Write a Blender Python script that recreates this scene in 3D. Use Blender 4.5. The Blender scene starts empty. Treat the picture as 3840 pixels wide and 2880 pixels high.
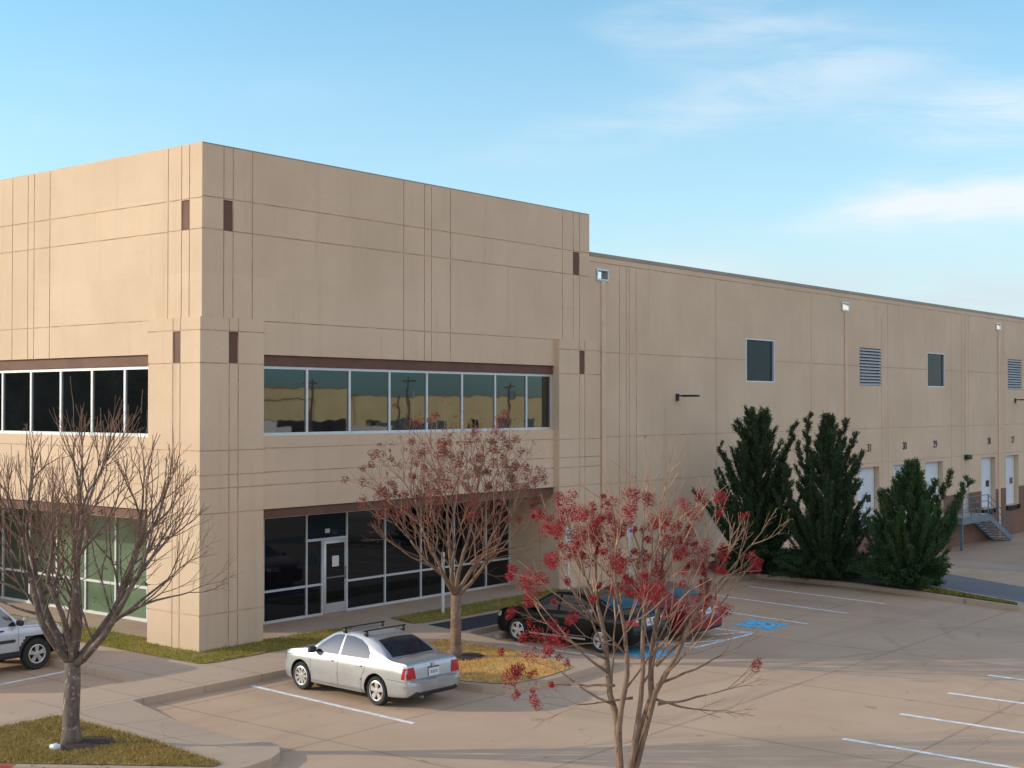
SUN_E=2.0
SKY_S=.15
EXPO=.91
import bpy, bmesh, math, random
from math import sin, cos, pi, radians
from mathutils import Vector, Matrix
from mathutils.bvhtree import BVHTree

SC = bpy.context.scene
COL = SC.collection
LOT = -0.15          # level of the parking lot below the walks

# ------------------------------------------------------------------ helpers
class MB:
    """collects faces and links them as one mesh object"""
    def __init__(s): s.v=[]; s.f=[]; s.m=[]
    def quad(s,pts,mi=0):
        b=len(s.v); s.v+= [tuple(p) for p in pts]; s.f.append(tuple(range(b,b+len(pts)))); s.m.append(mi)
    def box(s,x0,y0,z0,x1,y1,z1,mi=0):
        if x0>x1: x0,x1=x1,x0
        if y0>y1: y0,y1=y1,y0
        if z0>z1: z0,z1=z1,z0
        b=len(s.v)
        s.v+=[(x0,y0,z0),(x1,y0,z0),(x1,y1,z0),(x0,y1,z0),(x0,y0,z1),(x1,y0,z1),(x1,y1,z1),(x0,y1,z1)]
        for q in ((0,3,2,1),(4,5,6,7),(0,1,5,4),(1,2,6,5),(2,3,7,6),(3,0,4,7)):
            s.f.append(tuple(b+i for i in q)); s.m.append(mi)
    def bar(s,p,q,w,h,mi=0,up=(0,0,1)):
        p=Vector(p);q=Vector(q);d=(q-p).normalized();u=Vector(up)
        a=d.cross(u)
        if a.length<1e-4: a=d.cross(Vector((1,0,0)))
        a.normalize();c=a.cross(d)
        b=len(s.v)
        for e in (p,q):
            for i,j in ((-1,-1),(1,-1),(1,1),(-1,1)):
                s.v.append(tuple(e+a*(i*w/2)+c*(j*h/2)))
        for f in ((0,1,2,3),(7,6,5,4),(0,4,5,1),(1,5,6,2),(2,6,7,3),(3,7,4,0)):
            s.f.append(tuple(b+i for i in f)); s.m.append(mi)
    def prism(s,poly,z0,z1,mi=0,side=None):
        n=len(poly);b=len(s.v)
        s.v+=[(x,y,z0) for x,y in poly]+[(x,y,z1) for x,y in poly]
        ar=sum(poly[i][0]*poly[(i+1)%n][1]-poly[(i+1)%n][0]*poly[i][1] for i in range(n))
        top=tuple(range(b+n,b+2*n)); bot=tuple(range(b+n-1,b-1,-1))
        if ar<0: top=top[::-1];bot=bot[::-1]
        s.f+=[top,bot]; s.m+=[mi,mi]
        for i in range(n):
            j=(i+1)%n; q=(b+i,b+j,b+n+j,b+n+i)
            if ar<0:q=q[::-1]
            s.f.append(q); s.m.append(mi if side is None else side)
    def tube(s,pts,rad,n=6,mi=0,cap=True):
        rings=[];prev=None
        for i,p in enumerate(pts):
            p=Vector(p)
            a=Vector(pts[max(i-1,0)]);c=Vector(pts[min(i+1,len(pts)-1)])
            d=(c-a)
            d=d.normalized() if d.length>1e-9 else Vector((0,0,1))
            if prev is None:
                x=d.orthogonal().normalized()
            else:
                x=prev-d*prev.dot(d)
                x=x.normalized() if x.length>1e-6 else d.orthogonal().normalized()
            prev=x;y=d.cross(x)
            r=rad[i] if isinstance(rad,(list,tuple)) else rad
            b=len(s.v)
            for k in range(n):
                t=2*pi*k/n
                s.v.append(tuple(p+x*(r*cos(t))+y*(r*sin(t))))
            rings.append(b)
        for i in range(len(rings)-1):
            a,c=rings[i],rings[i+1]
            for k in range(n):
                l=(k+1)%n
                s.f.append((a+k,a+l,c+l,c+k)); s.m.append(mi)
        if cap:
            s.f.append(tuple(range(rings[0]+n-1,rings[0]-1,-1))); s.m.append(mi)
            s.f.append(tuple(range(rings[-1],rings[-1]+n))); s.m.append(mi)
    def lathe(s,prof,n=24,axis='y',c=(0,0,0),mi=0,close=True):
        """prof: list of (radius, along axis)"""
        b=len(s.v);m=len(prof)
        for k in range(n):
            t=2*pi*k/n
            for r,h in prof:
                if axis=='y': p=(c[0]+r*cos(t),c[1]+h,c[2]+r*sin(t))
                elif axis=='z': p=(c[0]+r*cos(t),c[1]+r*sin(t),c[2]+h)
                else: p=(c[0]+h,c[1]+r*cos(t),c[2]+r*sin(t))
                s.v.append(p)
        rng=m if close else m-1
        for k in range(n):
            l=(k+1)%n
            for i in range(rng):
                j=(i+1)%m
                s.f.append((b+k*m+i,b+l*m+i,b+l*m+j,b+k*m+j)); s.m.append(mi)
    def build(s,name,mats,parent=None,smooth=False,sharp=None,fixn=False):
        me=bpy.data.meshes.new(name); me.from_pydata(s.v,[],s.f)
        if not isinstance(mats,(list,tuple)): mats=[mats]
        for m in mats: me.materials.append(m)
        me.polygons.foreach_set('material_index',s.m)
        if fixn:
            bm=bmesh.new();bm.from_mesh(me);bmesh.ops.remove_doubles(bm,verts=bm.verts,dist=1e-5)
            bmesh.ops.recalc_face_normals(bm,faces=bm.faces);bm.to_mesh(me);bm.free()
        if smooth:
            me.polygons.foreach_set('use_smooth',[True]*len(me.polygons))
            if sharp: me.set_sharp_from_angle(angle=radians(sharp))
        me.update()
        return link(name,me,parent)

def link(name,me,parent=None):
    o=bpy.data.objects.new(name,me); COL.objects.link(o)
    if parent: o.parent=parent
    return o
def tag(o,label,cat,group=None):
    o['label']=label;o['category']=cat
    if group:o['group']=group
    return o
def struct(o,label,cat=None):
    o['kind']='structure';o['label']=label;o['category']=cat or o.name.split('.')[0].replace('_',' ')
    return o
def thing(name,label,cat,loc=(0,0,0),rz=0,group=None):
    o=bpy.data.objects.new(name,None);COL.objects.link(o);o.location=loc;o.rotation_euler=(0,0,rz)
    o.empty_display_size=.3
    return tag(o,label,cat,group)
def copy_tree(o,parent=None):
    c=o.copy();COL.objects.link(c)
    if parent:c.parent=parent
    for ch in [x for x in COL.objects if x.parent==o]: copy_tree(ch,c)
    return c
def bevel_box(name,sx,sy,sz,b,mat,parent=None,loc=(0,0,0),seg=2,rot=None):
    bm=bmesh.new();bmesh.ops.create_cube(bm,size=1)
    bmesh.ops.scale(bm,vec=(sx,sy,sz),verts=bm.verts)
    bmesh.ops.bevel(bm,geom=bm.edges[:],offset=b,segments=seg,affect='EDGES',profile=.5)
    if rot: bmesh.ops.rotate(bm,matrix=rot,verts=bm.verts)
    bmesh.ops.translate(bm,vec=loc,verts=bm.verts)
    me=bpy.data.meshes.new(name);bm.to_mesh(me);bm.free()
    me.polygons.foreach_set('use_smooth',[True]*len(me.polygons));me.set_sharp_from_angle(angle=radians(50))
    me.materials.append(mat)
    return link(name,me,parent)
def text_mesh(name,body,size,mat,parent,loc,rot,extrude=.004,sx=1.0):
    cu=bpy.data.curves.new(name,'FONT');cu.body=body;cu.size=size;cu.extrude=extrude
    cu.align_x='CENTER';cu.align_y='CENTER';cu.offset=size*.015
    tmp=bpy.data.objects.new(name+'_curve',cu);COL.objects.link(tmp)
    bpy.context.view_layer.update()
    me=bpy.data.meshes.new_from_object(tmp.evaluated_get(bpy.context.evaluated_depsgraph_get()))
    bpy.data.objects.remove(tmp);bpy.data.curves.remove(cu)
    me.name=name
    me.transform(Matrix.Translation(loc) @ rot.to_4x4() @ Matrix.Diagonal((sx,1,1,1)))
    me.materials.clear();me.materials.append(mat)
    return link(name,me,parent)

# ---------------------------------------------------------------- materials
def nodes_of(name):
    m=bpy.data.materials.new(name);m.use_nodes=True
    nt=m.node_tree
    return m,nt,nt.nodes['Principled BSDF']
def N(nt,t,**kw):
    n=nt.nodes.new(t)
    for k,v in kw.items():
        if k in n.inputs: n.inputs[k].default_value=v
        else: setattr(n,k,v)
    return n
def mixc(nt,fac,a,b,mode='MIX'):
    n=nt.nodes.new('ShaderNodeMix');n.data_type='RGBA';n.blend_type=mode
    for s,v in ((n.inputs[0],fac),(n.inputs[6],a),(n.inputs[7],b)):
        if hasattr(v,'is_linked'): nt.links.new(v,s)
        else: s.default_value=(*v,1) if isinstance(v,tuple) and len(v)==3 else v
    return n.outputs[2]
def ramp(nt,src,lo,hi):
    r=N(nt,'ShaderNodeMapRange');r.inputs[1].default_value=lo;r.inputs[2].default_value=hi
    r.inputs[3].default_value=0;r.inputs[4].default_value=1;r.interpolation_type='SMOOTHSTEP'
    nt.links.new(src,r.inputs[0]);return r.outputs[0]
def noise(nt,co,scale,detail=4,rough=.55,sc=None):
    if sc:
        mp=N(nt,'ShaderNodeMapping');mp.inputs['Scale'].default_value=sc;nt.links.new(co,mp.inputs[0]);co=mp.outputs[0]
    n=N(nt,'ShaderNodeTexNoise');n.inputs['Scale'].default_value=scale;n.inputs['Detail'].default_value=detail
    n.inputs['Roughness'].default_value=rough;nt.links.new(co,n.inputs['Vector']);return n.outputs['Fac']
def math_(nt,op,a,b=None):
    n=N(nt,'ShaderNodeMath');n.operation=op
    for i,v in enumerate((a,b)):
        if v is None: continue
        if hasattr(v,'is_linked'): nt.links.new(v,n.inputs[i])
        else: n.inputs[i].default_value=v
    return n.outputs[0]
def coords(nt): return N(nt,'ShaderNodeTexCoord').outputs['Object']
def bump(nt,p,h,strength,dist=.02):
    b=N(nt,'ShaderNodeBump');b.inputs['Strength'].default_value=strength;b.inputs['Distance'].default_value=dist
    nt.links.new(h,b.inputs['Height']);nt.links.new(b.outputs[0],p.inputs['Normal'])

def simple(name,col,rough=.6,metal=0,var=.12,scale=8,coat=0,ior=None,bmp=0):
    m,nt,p=nodes_of(name)
    co=coords(nt)
    n=noise(nt,co,scale)
    c1=tuple(max(0,c*(1-var)) for c in col);c2=tuple(min(1,c*(1+var)) for c in col)
    nt.links.new(mixc(nt,ramp(nt,n,.3,.7),c1,c2),p.inputs['Base Color'])
    p.inputs['Roughness'].default_value=rough;p.inputs['Metallic'].default_value=metal
    if coat: p.inputs['Coat Weight'].default_value=coat;p.inputs['Coat Roughness'].default_value=.06
    if ior: p.inputs['IOR'].default_value=ior
    if bmp: bump(nt,p,noise(nt,co,scale*6,3),bmp,.01)
    return m

def wall_paint(name,c1,c2,stain,bm=.25):
    """painted tilt-up concrete: cloudy tone, faint runs down the face, grain"""
    m,nt,p=nodes_of(name);co=coords(nt)
    a=ramp(nt,noise(nt,co,.32,5,.6),.3,.7)
    base=mixc(nt,a,c1,c2)
    runs=ramp(nt,noise(nt,co,1.0,5,.65,(2.2,2.2,.16)),.52,.8)
    base=mixc(nt,math_(nt,'MULTIPLY',runs,.6),base,stain)
    fine=ramp(nt,noise(nt,co,9,4,.6),.25,.75)
    base=mixc(nt,math_(nt,'MULTIPLY',fine,.14),base,tuple(c*.78 for c in c1))
    sn=N(nt,'ShaderNodeVectorMath');sn.operation='SNAP';sn.inputs[1].default_value=(2.65,2.45,1.9)
    ad=N(nt,'ShaderNodeVectorMath');ad.operation='ADD';ad.inputs[1].default_value=(.31,.37,.4);nt.links.new(co,ad.inputs[0]);nt.links.new(ad.outputs[0],sn.inputs[0])
    wn=N(nt,'ShaderNodeTexWhiteNoise');wn.noise_dimensions='3D';nt.links.new(sn.outputs[0],wn.inputs['Vector'])
    base=mixc(nt,math_(nt,'MULTIPLY',wn.outputs['Value'],.16),base,tuple(c*.8 for c in c1))      # repainted patches
    blot=ramp(nt,noise(nt,co,.75,3,.5,(1,1,.6)),.6,.82)
    base=mixc(nt,math_(nt,'MULTIPLY',blot,.3),base,tuple(min(1,c*1.12) for c in c2))
    nt.links.new(base,p.inputs['Base Color']);p.inputs['Roughness'].default_value=.88
    p.inputs['Specular IOR Level'].default_value=.25
    bump(nt,p,noise(nt,co,26,4,.7),bm,.008)
    return m

def concrete(name,c1,c2,dark,joints=(),bm=.3,stainamt=.5,tracks=()):
    """paving: mottled, stained, with sawn joints at given (axis, spacing, offset, width)"""
    m,nt,p=nodes_of(name);co=coords(nt)
    base=mixc(nt,ramp(nt,noise(nt,co,.45,6,.6),.3,.72),c1,c2)
    st=ramp(nt,noise(nt,co,.16,5,.62,(1,.55,1)),.5,.78)
    base=mixc(nt,math_(nt,'MULTIPLY',st,stainamt),base,dark)
    tyre=ramp(nt,noise(nt,co,1.0,4,.6,(.09,1.1,1)),.56,.76)
    base=mixc(nt,math_(nt,'MULTIPLY',tyre,stainamt*.45),base,dark)
    spots=ramp(nt,noise(nt,co,2.2,3,.55),.67,.76)
    base=mixc(nt,math_(nt,'MULTIPLY',spots,.45),base,tuple(c*.6 for c in dark))
    gr=ramp(nt,noise(nt,co,34,3,.7),.25,.75)
    base=mixc(nt,math_(nt,'MULTIPLY',gr,.16),base,dark)
    sep=N(nt,'ShaderNodeSeparateXYZ');nt.links.new(co,sep.inputs[0])
    for ax,sp,off,w in joints:
        v=math_(nt,'ADD',sep.outputs[ax],off+1000*sp)
        fr=math_(nt,'MODULO',v,sp)
        d=math_(nt,'ABSOLUTE',math_(nt,'SUBTRACT',fr,sp/2))
        wob=math_(nt,'MULTIPLY',noise(nt,co,3,2),w*.8)
        ln=math_(nt,'LESS_THAN',d,math_(nt,'ADD',wob,w*.25))
        base=mixc(nt,math_(nt,'MULTIPLY',ln,.36),base,tuple(c*.45 for c in dark))
    for cx_,cy_,R_ in tracks:                     # dark sweeps left by turning tyres
        ds=N(nt,'ShaderNodeVectorMath');ds.operation='DISTANCE';ds.inputs[1].default_value=(cx_,cy_,LOT);nt.links.new(co,ds.inputs[0])
        wob=math_(nt,'MULTIPLY',math_(nt,'SUBTRACT',noise(nt,co,.35,2),.5),.9)
        dd=math_(nt,'ABSOLUTE',math_(nt,'SUBTRACT',math_(nt,'ADD',ds.outputs['Value'],wob),R_))
        tk_=math_(nt,'MULTIPLY',math_(nt,'SUBTRACT',1.0,ramp(nt,dd,.03,.17)),ramp(nt,noise(nt,co,.22,3),.44,.62))
        base=mixc(nt,math_(nt,'MULTIPLY',tk_,.2),base,tuple(c*.55 for c in dark))
    # hairline cracks
    wv=N(nt,'ShaderNodeTexNoise');wv.inputs['Scale'].default_value=1.3;wv.inputs['Detail'].default_value=4;nt.links.new(co,wv.inputs['Vector'])
    va=N(nt,'ShaderNodeVectorMath');va.operation='MULTIPLY_ADD';va.inputs[1].default_value=(.9,.9,0);nt.links.new(wv.outputs['Color'],va.inputs[0]);nt.links.new(co,va.inputs[2])
    vo=N(nt,'ShaderNodeTexVoronoi');vo.feature='DISTANCE_TO_EDGE';vo.inputs['Scale'].default_value=.23;nt.links.new(va.outputs[0],vo.inputs['Vector'])
    ck=math_(nt,'MULTIPLY',math_(nt,'LESS_THAN',vo.outputs['Distance'],.0032),ramp(nt,noise(nt,co,.5,2),.48,.6))
    base=mixc(nt,math_(nt,'MULTIPLY',ck,.25),base,tuple(c*.45 for c in dark))
    nt.links.new(base,p.inputs['Base Color']);p.inputs['Roughness'].default_value=.85
    p.inputs['Specular IOR Level'].default_value=.3
    bump(nt,p,noise(nt,co,40,4,.7),bm,.006)
    return m

def blade(name,cols,patch,rough=.7,trans=.4):
    """leaf or grass colour: patchy in space and different for every blade"""
    m,nt,p=nodes_of(name);co=coords(nt)
    rnd=N(nt,'ShaderNodeNewGeometry').outputs['Random Per Island']
    n=ramp(nt,noise(nt,co,patch,4,.6),.35,.65)
    a=mixc(nt,n,cols[0],cols[1])
    b=mixc(nt,rnd,a,cols[2])
    br=N(nt,'ShaderNodeHueSaturation');nt.links.new(b,br.inputs['Color'])
    nt.links.new(math_(nt,'ADD',math_(nt,'MULTIPLY',math_(nt,'FRACT',math_(nt,'MULTIPLY',rnd,7.3)),.6),.7),br.inputs['Value'])
    nt.links.new(br.outputs[0],p.inputs['Base Color'])
    p.inputs['Roughness'].default_value=rough
    p.inputs['Specular IOR Level'].default_value=.2
    if trans:
        tr=N(nt,'ShaderNodeBsdfTranslucent');nt.links.new(br.outputs[0],tr.inputs['Color'])
        mx=N(nt,'ShaderNodeMixShader');mx.inputs[0].default_value=trans
        nt.links.new(p.outputs[0],mx.inputs[1]);nt.links.new(tr.outputs[0],mx.inputs[2])
        nt.links.new(mx.outputs[0],nt.nodes['Material Output'].inputs['Surface'])
    return m

def glass(name,col,ior,rough=.02,wave=.0,wscale=.6):
    m,nt,p=nodes_of(name);co=coords(nt)
    n=ramp(nt,noise(nt,co,.8,3),.3,.7)
    nt.links.new(mixc(nt,n,tuple(c*.8 for c in col),tuple(c*1.2 for c in col)),p.inputs['Base Color'])
    p.inputs['Roughness'].default_value=rough;p.inputs['IOR'].default_value=ior
    if wave: bump(nt,p,noise(nt,co,wscale,2,.5),wave,.03)
    return m

M={}
M['wall']=wall_paint('tan_wall_paint',(.615,.46,.322),(.695,.53,.378),(.475,.35,.245))
M['groove']=simple('wall_joint_paint',(.56,.39,.27),.9,var=.2,scale=2)
M['pipe']=simple('downspout_paint',(.66,.47,.325),.7,var=.06,scale=2)
M['brown']=simple('brown_accent_paint',(.135,.064,.043),.75,var=.12,scale=1.5)
M['brown_base']=wall_paint('brown_base_paint',(.19,.105,.075),(.23,.13,.095),(.13,.07,.05))
M['coping']=simple('coping_metal',(.30,.235,.18),.5,var=.1,scale=.8)
M['alu']=simple('pale_aluminium',(.62,.64,.66),.42,.35,var=.05,scale=3)
M['glass']=glass('dark_tinted_glass',(.008,.010,.011),2.1,.015,.07,.8)
M['glass_low']=glass('dark_lobby_glass',(.006,.008,.010),1.5,.02,.05,.7)
M['glass_green']=glass('green_film_glass',(.115,.175,.105),1.45,.10,.0)
M['glass_dull']=glass('green_dull_glass',(.035,.055,.038),1.5,.05,.0)
M['glass_grey']=glass('slate_glass',(.014,.028,.040),1.2,.05)
M['white_door']=simple('white_door_paint',(.62,.66,.72),.5,var=.05,scale=1.2)
M['beige_door']=simple('beige_door_paint',(.56,.46,.38),.6,var=.06,scale=1.5)
M['black']=simple('black_plastic',(.018,.018,.019),.55,var=.2)
M['rubber']=simple('black_rubber',(.014,.014,.014),.85,var=.25,scale=14,bmp=.2)
M['roof']=simple('grey_roof_membrane',(.35,.34,.32),.9,scale=.6)
M['steel']=simple('blue_grey_steel',(.15,.19,.23),.55,.3,scale=4)
M['galv']=simple('galvanised_steel',(.55,.57,.58),.38,.7,var=.12,scale=9)
M['post']=simple('white_post_paint',(.62,.62,.60),.5,scale=6)
M['signwhite']=simple('sign_white',(.74,.76,.78),.45,var=.03)
M['signblue']=simple('sign_blue',(.015,.10,.34),.45,var=.05)
M['paintblue']=simple('pavement_blue',(.13,.53,.86),.75,var=.3,scale=7)
M['paintwhite']=simple('pavement_white',(.84,.83,.80),.75,var=.2,scale=6)
M['red_kerb']=simple('red_kerb_paint',(.42,.07,.06),.7,var=.25)
M['paper']=simple('white_paper',(.7,.72,.75),.7,var=.03)
M['lot']=concrete('lot_concrete',(.535,.362,.235),(.60,.416,.276),(.335,.24,.175),((1,4.32,-13.3+2.16+4.32*4,.045),(0,4.9,1.3,.045)),.3,.7,((24,-27,17.2),(24,-27,18.8),(3,-30,17.5),(3,-30,19.1),(30,-2,16.4),(30,-2,18.0),(-12,-30,20.5)))
M['walk']=concrete('walk_concrete',(.49,.36,.255),(.55,.41,.295),(.36,.265,.19),((0,1.55,.2,.035),(1,1.6,.75,.03)),.3,.35)
M['kerb']=concrete('kerb_concrete',(.47,.345,.245),(.53,.395,.285),(.31,.225,.16),((0,3.1,.0,.03),),.3,.45)
M['asphalt']=concrete('drive_asphalt',(.175,.175,.18),(.22,.22,.225),(.12,.12,.125),(),.5,.5)
M['court']=concrete('court_concrete',(.43,.31,.225),(.48,.355,.26),(.31,.23,.17),((0,5.0,.4,.05),(1,5.0,2.1,.05)),.3,.5)
M['pad']=simple('near_black_patch',(.028,.034,.042),.8,var=.25,scale=5)
M['soil']=simple('bark_mulch',(.055,.032,.022),.95,var=.5,scale=18,bmp=.8)
M['turf']=simple('turf_base',(.28,.21,.07),.95,var=.35,scale=5)
M['turf_gold']=simple('dormant_turf_base',(.60,.38,.12),.95,var=.3,scale=5)
M['grass_mix']=blade('grass_mix',((.42,.28,.09),(.60,.38,.14),(.28,.24,.07)),.9)
M['grass_green']=blade('grass_green',((.28,.28,.05),(.46,.34,.08),(.32,.32,.065)),.8)
M['grass_gold']=blade('grass_gold',((.80,.50,.19),(.86,.57,.25),(.62,.42,.16)),1.2)

# ------------------------------------------------------------------- camera
cam=bpy.data.cameras.new('camera');CAM=bpy.data.objects.new('camera',cam);COL.objects.link(CAM)
CAM.location=(-20.835,-26.300,5.87)
cam.sensor_width=36;cam.lens=2941.93/2212*36;cam.clip_end=3000;cam.clip_start=.1
YAW=radians(38.767)
CAM.rotation_euler=(radians(90.9045),radians(-.0068),YAW-pi/2)
SC.camera=CAM

# ----------------------------------------------------------- sun and sky
EL=radians(17.7)
SKY_TINT=(.63,.815,.83);CLOUD=(3.2,3.4,3.6);VEIL=(2.45,2.75,3.0)
SUN_H=Vector((-sin(YAW),cos(YAW)))            # horizontal direction towards the sun (image left)
to_sun=Vector((SUN_H.x*cos(EL),SUN_H.y*cos(EL),sin(EL)))
sl=bpy.data.lights.new('sun','SUN');SUN=bpy.data.objects.new('sun',sl);COL.objects.link(SUN)
sl.energy=SUN_E;sl.angle=radians(.5);sl.color=(.80,.70,.53)
SUN.location=(-30,40,30)
SUN.rotation_euler=to_sun.to_track_quat('Z','Y').to_euler()

W=bpy.data.worlds.new('World');SC.world=W;W.use_nodes=True
nt=W.node_tree;bg=nt.nodes['Background']
sky=N(nt,'ShaderNodeTexSky');sky.sky_type='NISHITA';sky.sun_disc=False
sky.sun_elevation=EL;sky.sun_rotation=math.atan2(SUN_H.x,SUN_H.y)
sky.altitude=150;sky.air_density=1.0;sky.dust_density=.6;sky.ozone_density=1.6
co=N(nt,'ShaderNodeTexCoord').outputs['Generated']
sep=N(nt,'ShaderNodeSeparateXYZ');nt.links.new(co,sep.inputs[0])
# compass directions: 'fwd' to the north-east over the roofs, 'rgt' to the south-east
def dotv(a,b,c=0):
    r=math_(nt,'ADD',math_(nt,'MULTIPLY',sep.outputs[0],a),math_(nt,'MULTIPLY',sep.outputs[1],b))
    return r
fwd=dotv(cos(YAW),sin(YAW));rgt=dotv(sin(YAW),-cos(YAW));up=sep.outputs[2]
front=ramp(nt,fwd,.15,.6)
fs=math_(nt,'MAXIMUM',fwd,.12)
cu_=math_(nt,'DIVIDE',rgt,fs);cv_=math_(nt,'DIVIDE',up,fs)          # tangent of bearing and of height
cmb=N(nt,'ShaderNodeCombineXYZ');nt.links.new(cu_,cmb.inputs[0]);nt.links.new(cv_,cmb.inputs[1])
def cloud_noise(rot,sc,scale,detail,rough,dist=0):
    mp=N(nt,'ShaderNodeMapping');mp.inputs['Rotation'].default_value=(0,0,rot);mp.inputs['Scale'].default_value=sc
    nt.links.new(cmb.outputs[0],mp.inputs[0])
    n=N(nt,'ShaderNodeTexNoise');n.inputs['Scale'].default_value=scale;n.inputs['Detail'].default_value=detail
    n.inputs['Roughness'].default_value=rough;n.inputs['Distortion'].default_value=dist
    nt.links.new(mp.outputs[0],n.inputs['Vector']);return n.outputs['Fac']
wisp=cloud_noise(-.16,(2.6,13,1),2.6,8,.62,.5)
warp=cloud_noise(-.1,(3,7,1),1.7,4,.55)
def streak(a,b,w,u0,u1,u2,u3,amt,lo=.36,hi=.68):
    """a wisp of cirrus along the line v=a+b*u, thinning out at both ends"""
    c=math_(nt,'ADD',math_(nt,'MULTIPLY',cu_,b),a)
    c=math_(nt,'ADD',c,math_(nt,'MULTIPLY',math_(nt,'SUBTRACT',warp,.5),w*2.4))
    taper=ramp(nt,cu_,u0,u1)
    t=math_(nt,'DIVIDE',math_(nt,'SUBTRACT',cv_,c),math_(nt,'ADD',math_(nt,'MULTIPLY',taper,w),w*.25))
    g=math_(nt,'EXPONENT',math_(nt,'MULTIPLY',math_(nt,'MULTIPLY',t,t),-1.0))
    g=math_(nt,'MULTIPLY',g,taper)
    g=math_(nt,'MULTIPLY',g,math_(nt,'SUBTRACT',1.0,ramp(nt,cu_,u2,u3)))
    g=math_(nt,'MULTIPLY',g,math_(nt,'ADD',math_(nt,'MULTIPLY',ramp(nt,wisp,lo,hi),.85),.15))
    return math_(nt,'MULTIPLY',g,amt)
cl=streak(.1165,.092,.017,.155,.30,.9,1.2,1.1,.31,.62)
for args in ((.180,.10,.018,.19,.36,.9,1.2,.8),(.190,.20,.018,-.08,.10,.22,.36,.38,.3,.65),(.285,-.02,.016,.03,.10,.15,.28,.40,.3,.7),
             (.245,.05,.03,.05,.2,.26,.42,.20,.3,.7),(.099,.02,.010,.05,.10,.14,.22,.25,.3,.7),(.225,-.04,.014,-.42,-.30,-.2,-.05,.08),(.165,-.1,.012,-.6,-.5,-.34,-.22,.22)):
    cl=math_(nt,'ADD',cl,streak(*args))
veil=math_(nt,'MULTIPLY',math_(nt,'SUBTRACT',1.0,ramp(nt,cv_,.05,.16)),ramp(nt,cu_,-.04,.22))
veil=math_(nt,'MULTIPLY',math_(nt,'MULTIPLY',veil,math_(nt,'ADD',math_(nt,'MULTIPLY',ramp(nt,wisp,.3,.7),.35),.66)),front)
cl=math_(nt,'MULTIPLY',math_(nt,'MINIMUM',cl,.92),front)
# unseen pale brightness added high in the south-west sky as fill light
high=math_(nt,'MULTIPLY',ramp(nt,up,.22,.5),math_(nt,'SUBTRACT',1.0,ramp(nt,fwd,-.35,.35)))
low_se=math_(nt,'MULTIPLY',ramp(nt,rgt,.3,.8),math_(nt,'SUBTRACT',1.0,ramp(nt,up,.10,.24)))  # darkens the unseen low south-east sky that the upper windows mirror
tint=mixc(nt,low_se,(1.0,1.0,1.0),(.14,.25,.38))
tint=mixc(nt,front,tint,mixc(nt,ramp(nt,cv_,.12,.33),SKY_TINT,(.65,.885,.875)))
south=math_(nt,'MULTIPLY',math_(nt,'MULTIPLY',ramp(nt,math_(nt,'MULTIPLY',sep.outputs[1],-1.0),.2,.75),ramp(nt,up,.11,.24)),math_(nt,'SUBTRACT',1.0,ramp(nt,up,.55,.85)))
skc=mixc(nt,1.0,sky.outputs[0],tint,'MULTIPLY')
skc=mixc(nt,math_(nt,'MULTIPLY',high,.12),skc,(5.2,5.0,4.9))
skc=mixc(nt,math_(nt,'MULTIPLY',south,.42),skc,(6.4,5.6,5.0))      # unseen warm glow added to the low southern sky to lift the shaded wall
haze_=math_(nt,'MULTIPLY',math_(nt,'SUBTRACT',1.0,ramp(nt,cv_,.08,.36)),.34)
skc=mixc(nt,math_(nt,'MULTIPLY',haze_,front),skc,(2.5,3.0,3.4))
skc=mixc(nt,veil,skc,VEIL)
out=mixc(nt,cl,skc,CLOUD)
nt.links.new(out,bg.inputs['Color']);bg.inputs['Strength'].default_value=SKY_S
SC.view_settings.view_transform='Standard';SC.view_settings.look='None'
SC.view_settings.exposure=EXPO;SC.view_settings.gamma=1
# ------------------------------------------------------------ the building
def relief(mb,O,U,Nn,us,zs,cell,side=0):
    """wall face as a grid of cells, each at its own depth behind the face; None = open"""
    U=Vector(U);Nn=Vector(Nn);O=Vector(O);flip=U.cross(Vector((0,0,1))).dot(Nn)<0
    P=lambda u,z,d:tuple(O+U*u+Vector((0,0,z))-Nn*d)
    def q(a,b,c,d,mi): mb.quad((d,c,b,a) if flip else (a,b,c,d),mi)
    us=sorted(set(round(u,4) for u in us));zs=sorted(set(round(z,4) for z in zs))
    D={}
    for i in range(len(us)-1):
        for j in range(len(zs)-1):
            D[i,j]=cell((us[i]+us[i+1])/2,(zs[j]+zs[j+1])/2)
    for (i,j),(d,mi) in D.items():
        if mi is not None: q(P(us[i],zs[j],d),P(us[i+1],zs[j],d),P(us[i+1],zs[j+1],d),P(us[i],zs[j+1],d),mi)
        r=D.get((i+1,j))
        if r and abs(r[0]-d)>1e-5:
            u=us[i+1];s=side if max(r[0],d)>.05 else 1
            a,b,c,e=P(u,zs[j],d),P(u,zs[j],r[0]),P(u,zs[j+1],r[0]),P(u,zs[j+1],d)
            mb.quad((a,b,c,e) if (r[0]>d)!=flip else (e,c,b,a),s)
        t=D.get((i,j+1))
        if t and abs(t[0]-d)>1e-5:
            z=zs[j+1];s=side if max(t[0],d)>.05 else 1
            a,b,c,e=P(us[i],z,d),P(us[i],z,t[0]),P(us[i+1],z,t[0]),P(us[i+1],z,d)
            mb.quad((e,c,b,a) if (t[0]>d)!=flip else (a,b,c,e),s)
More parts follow.
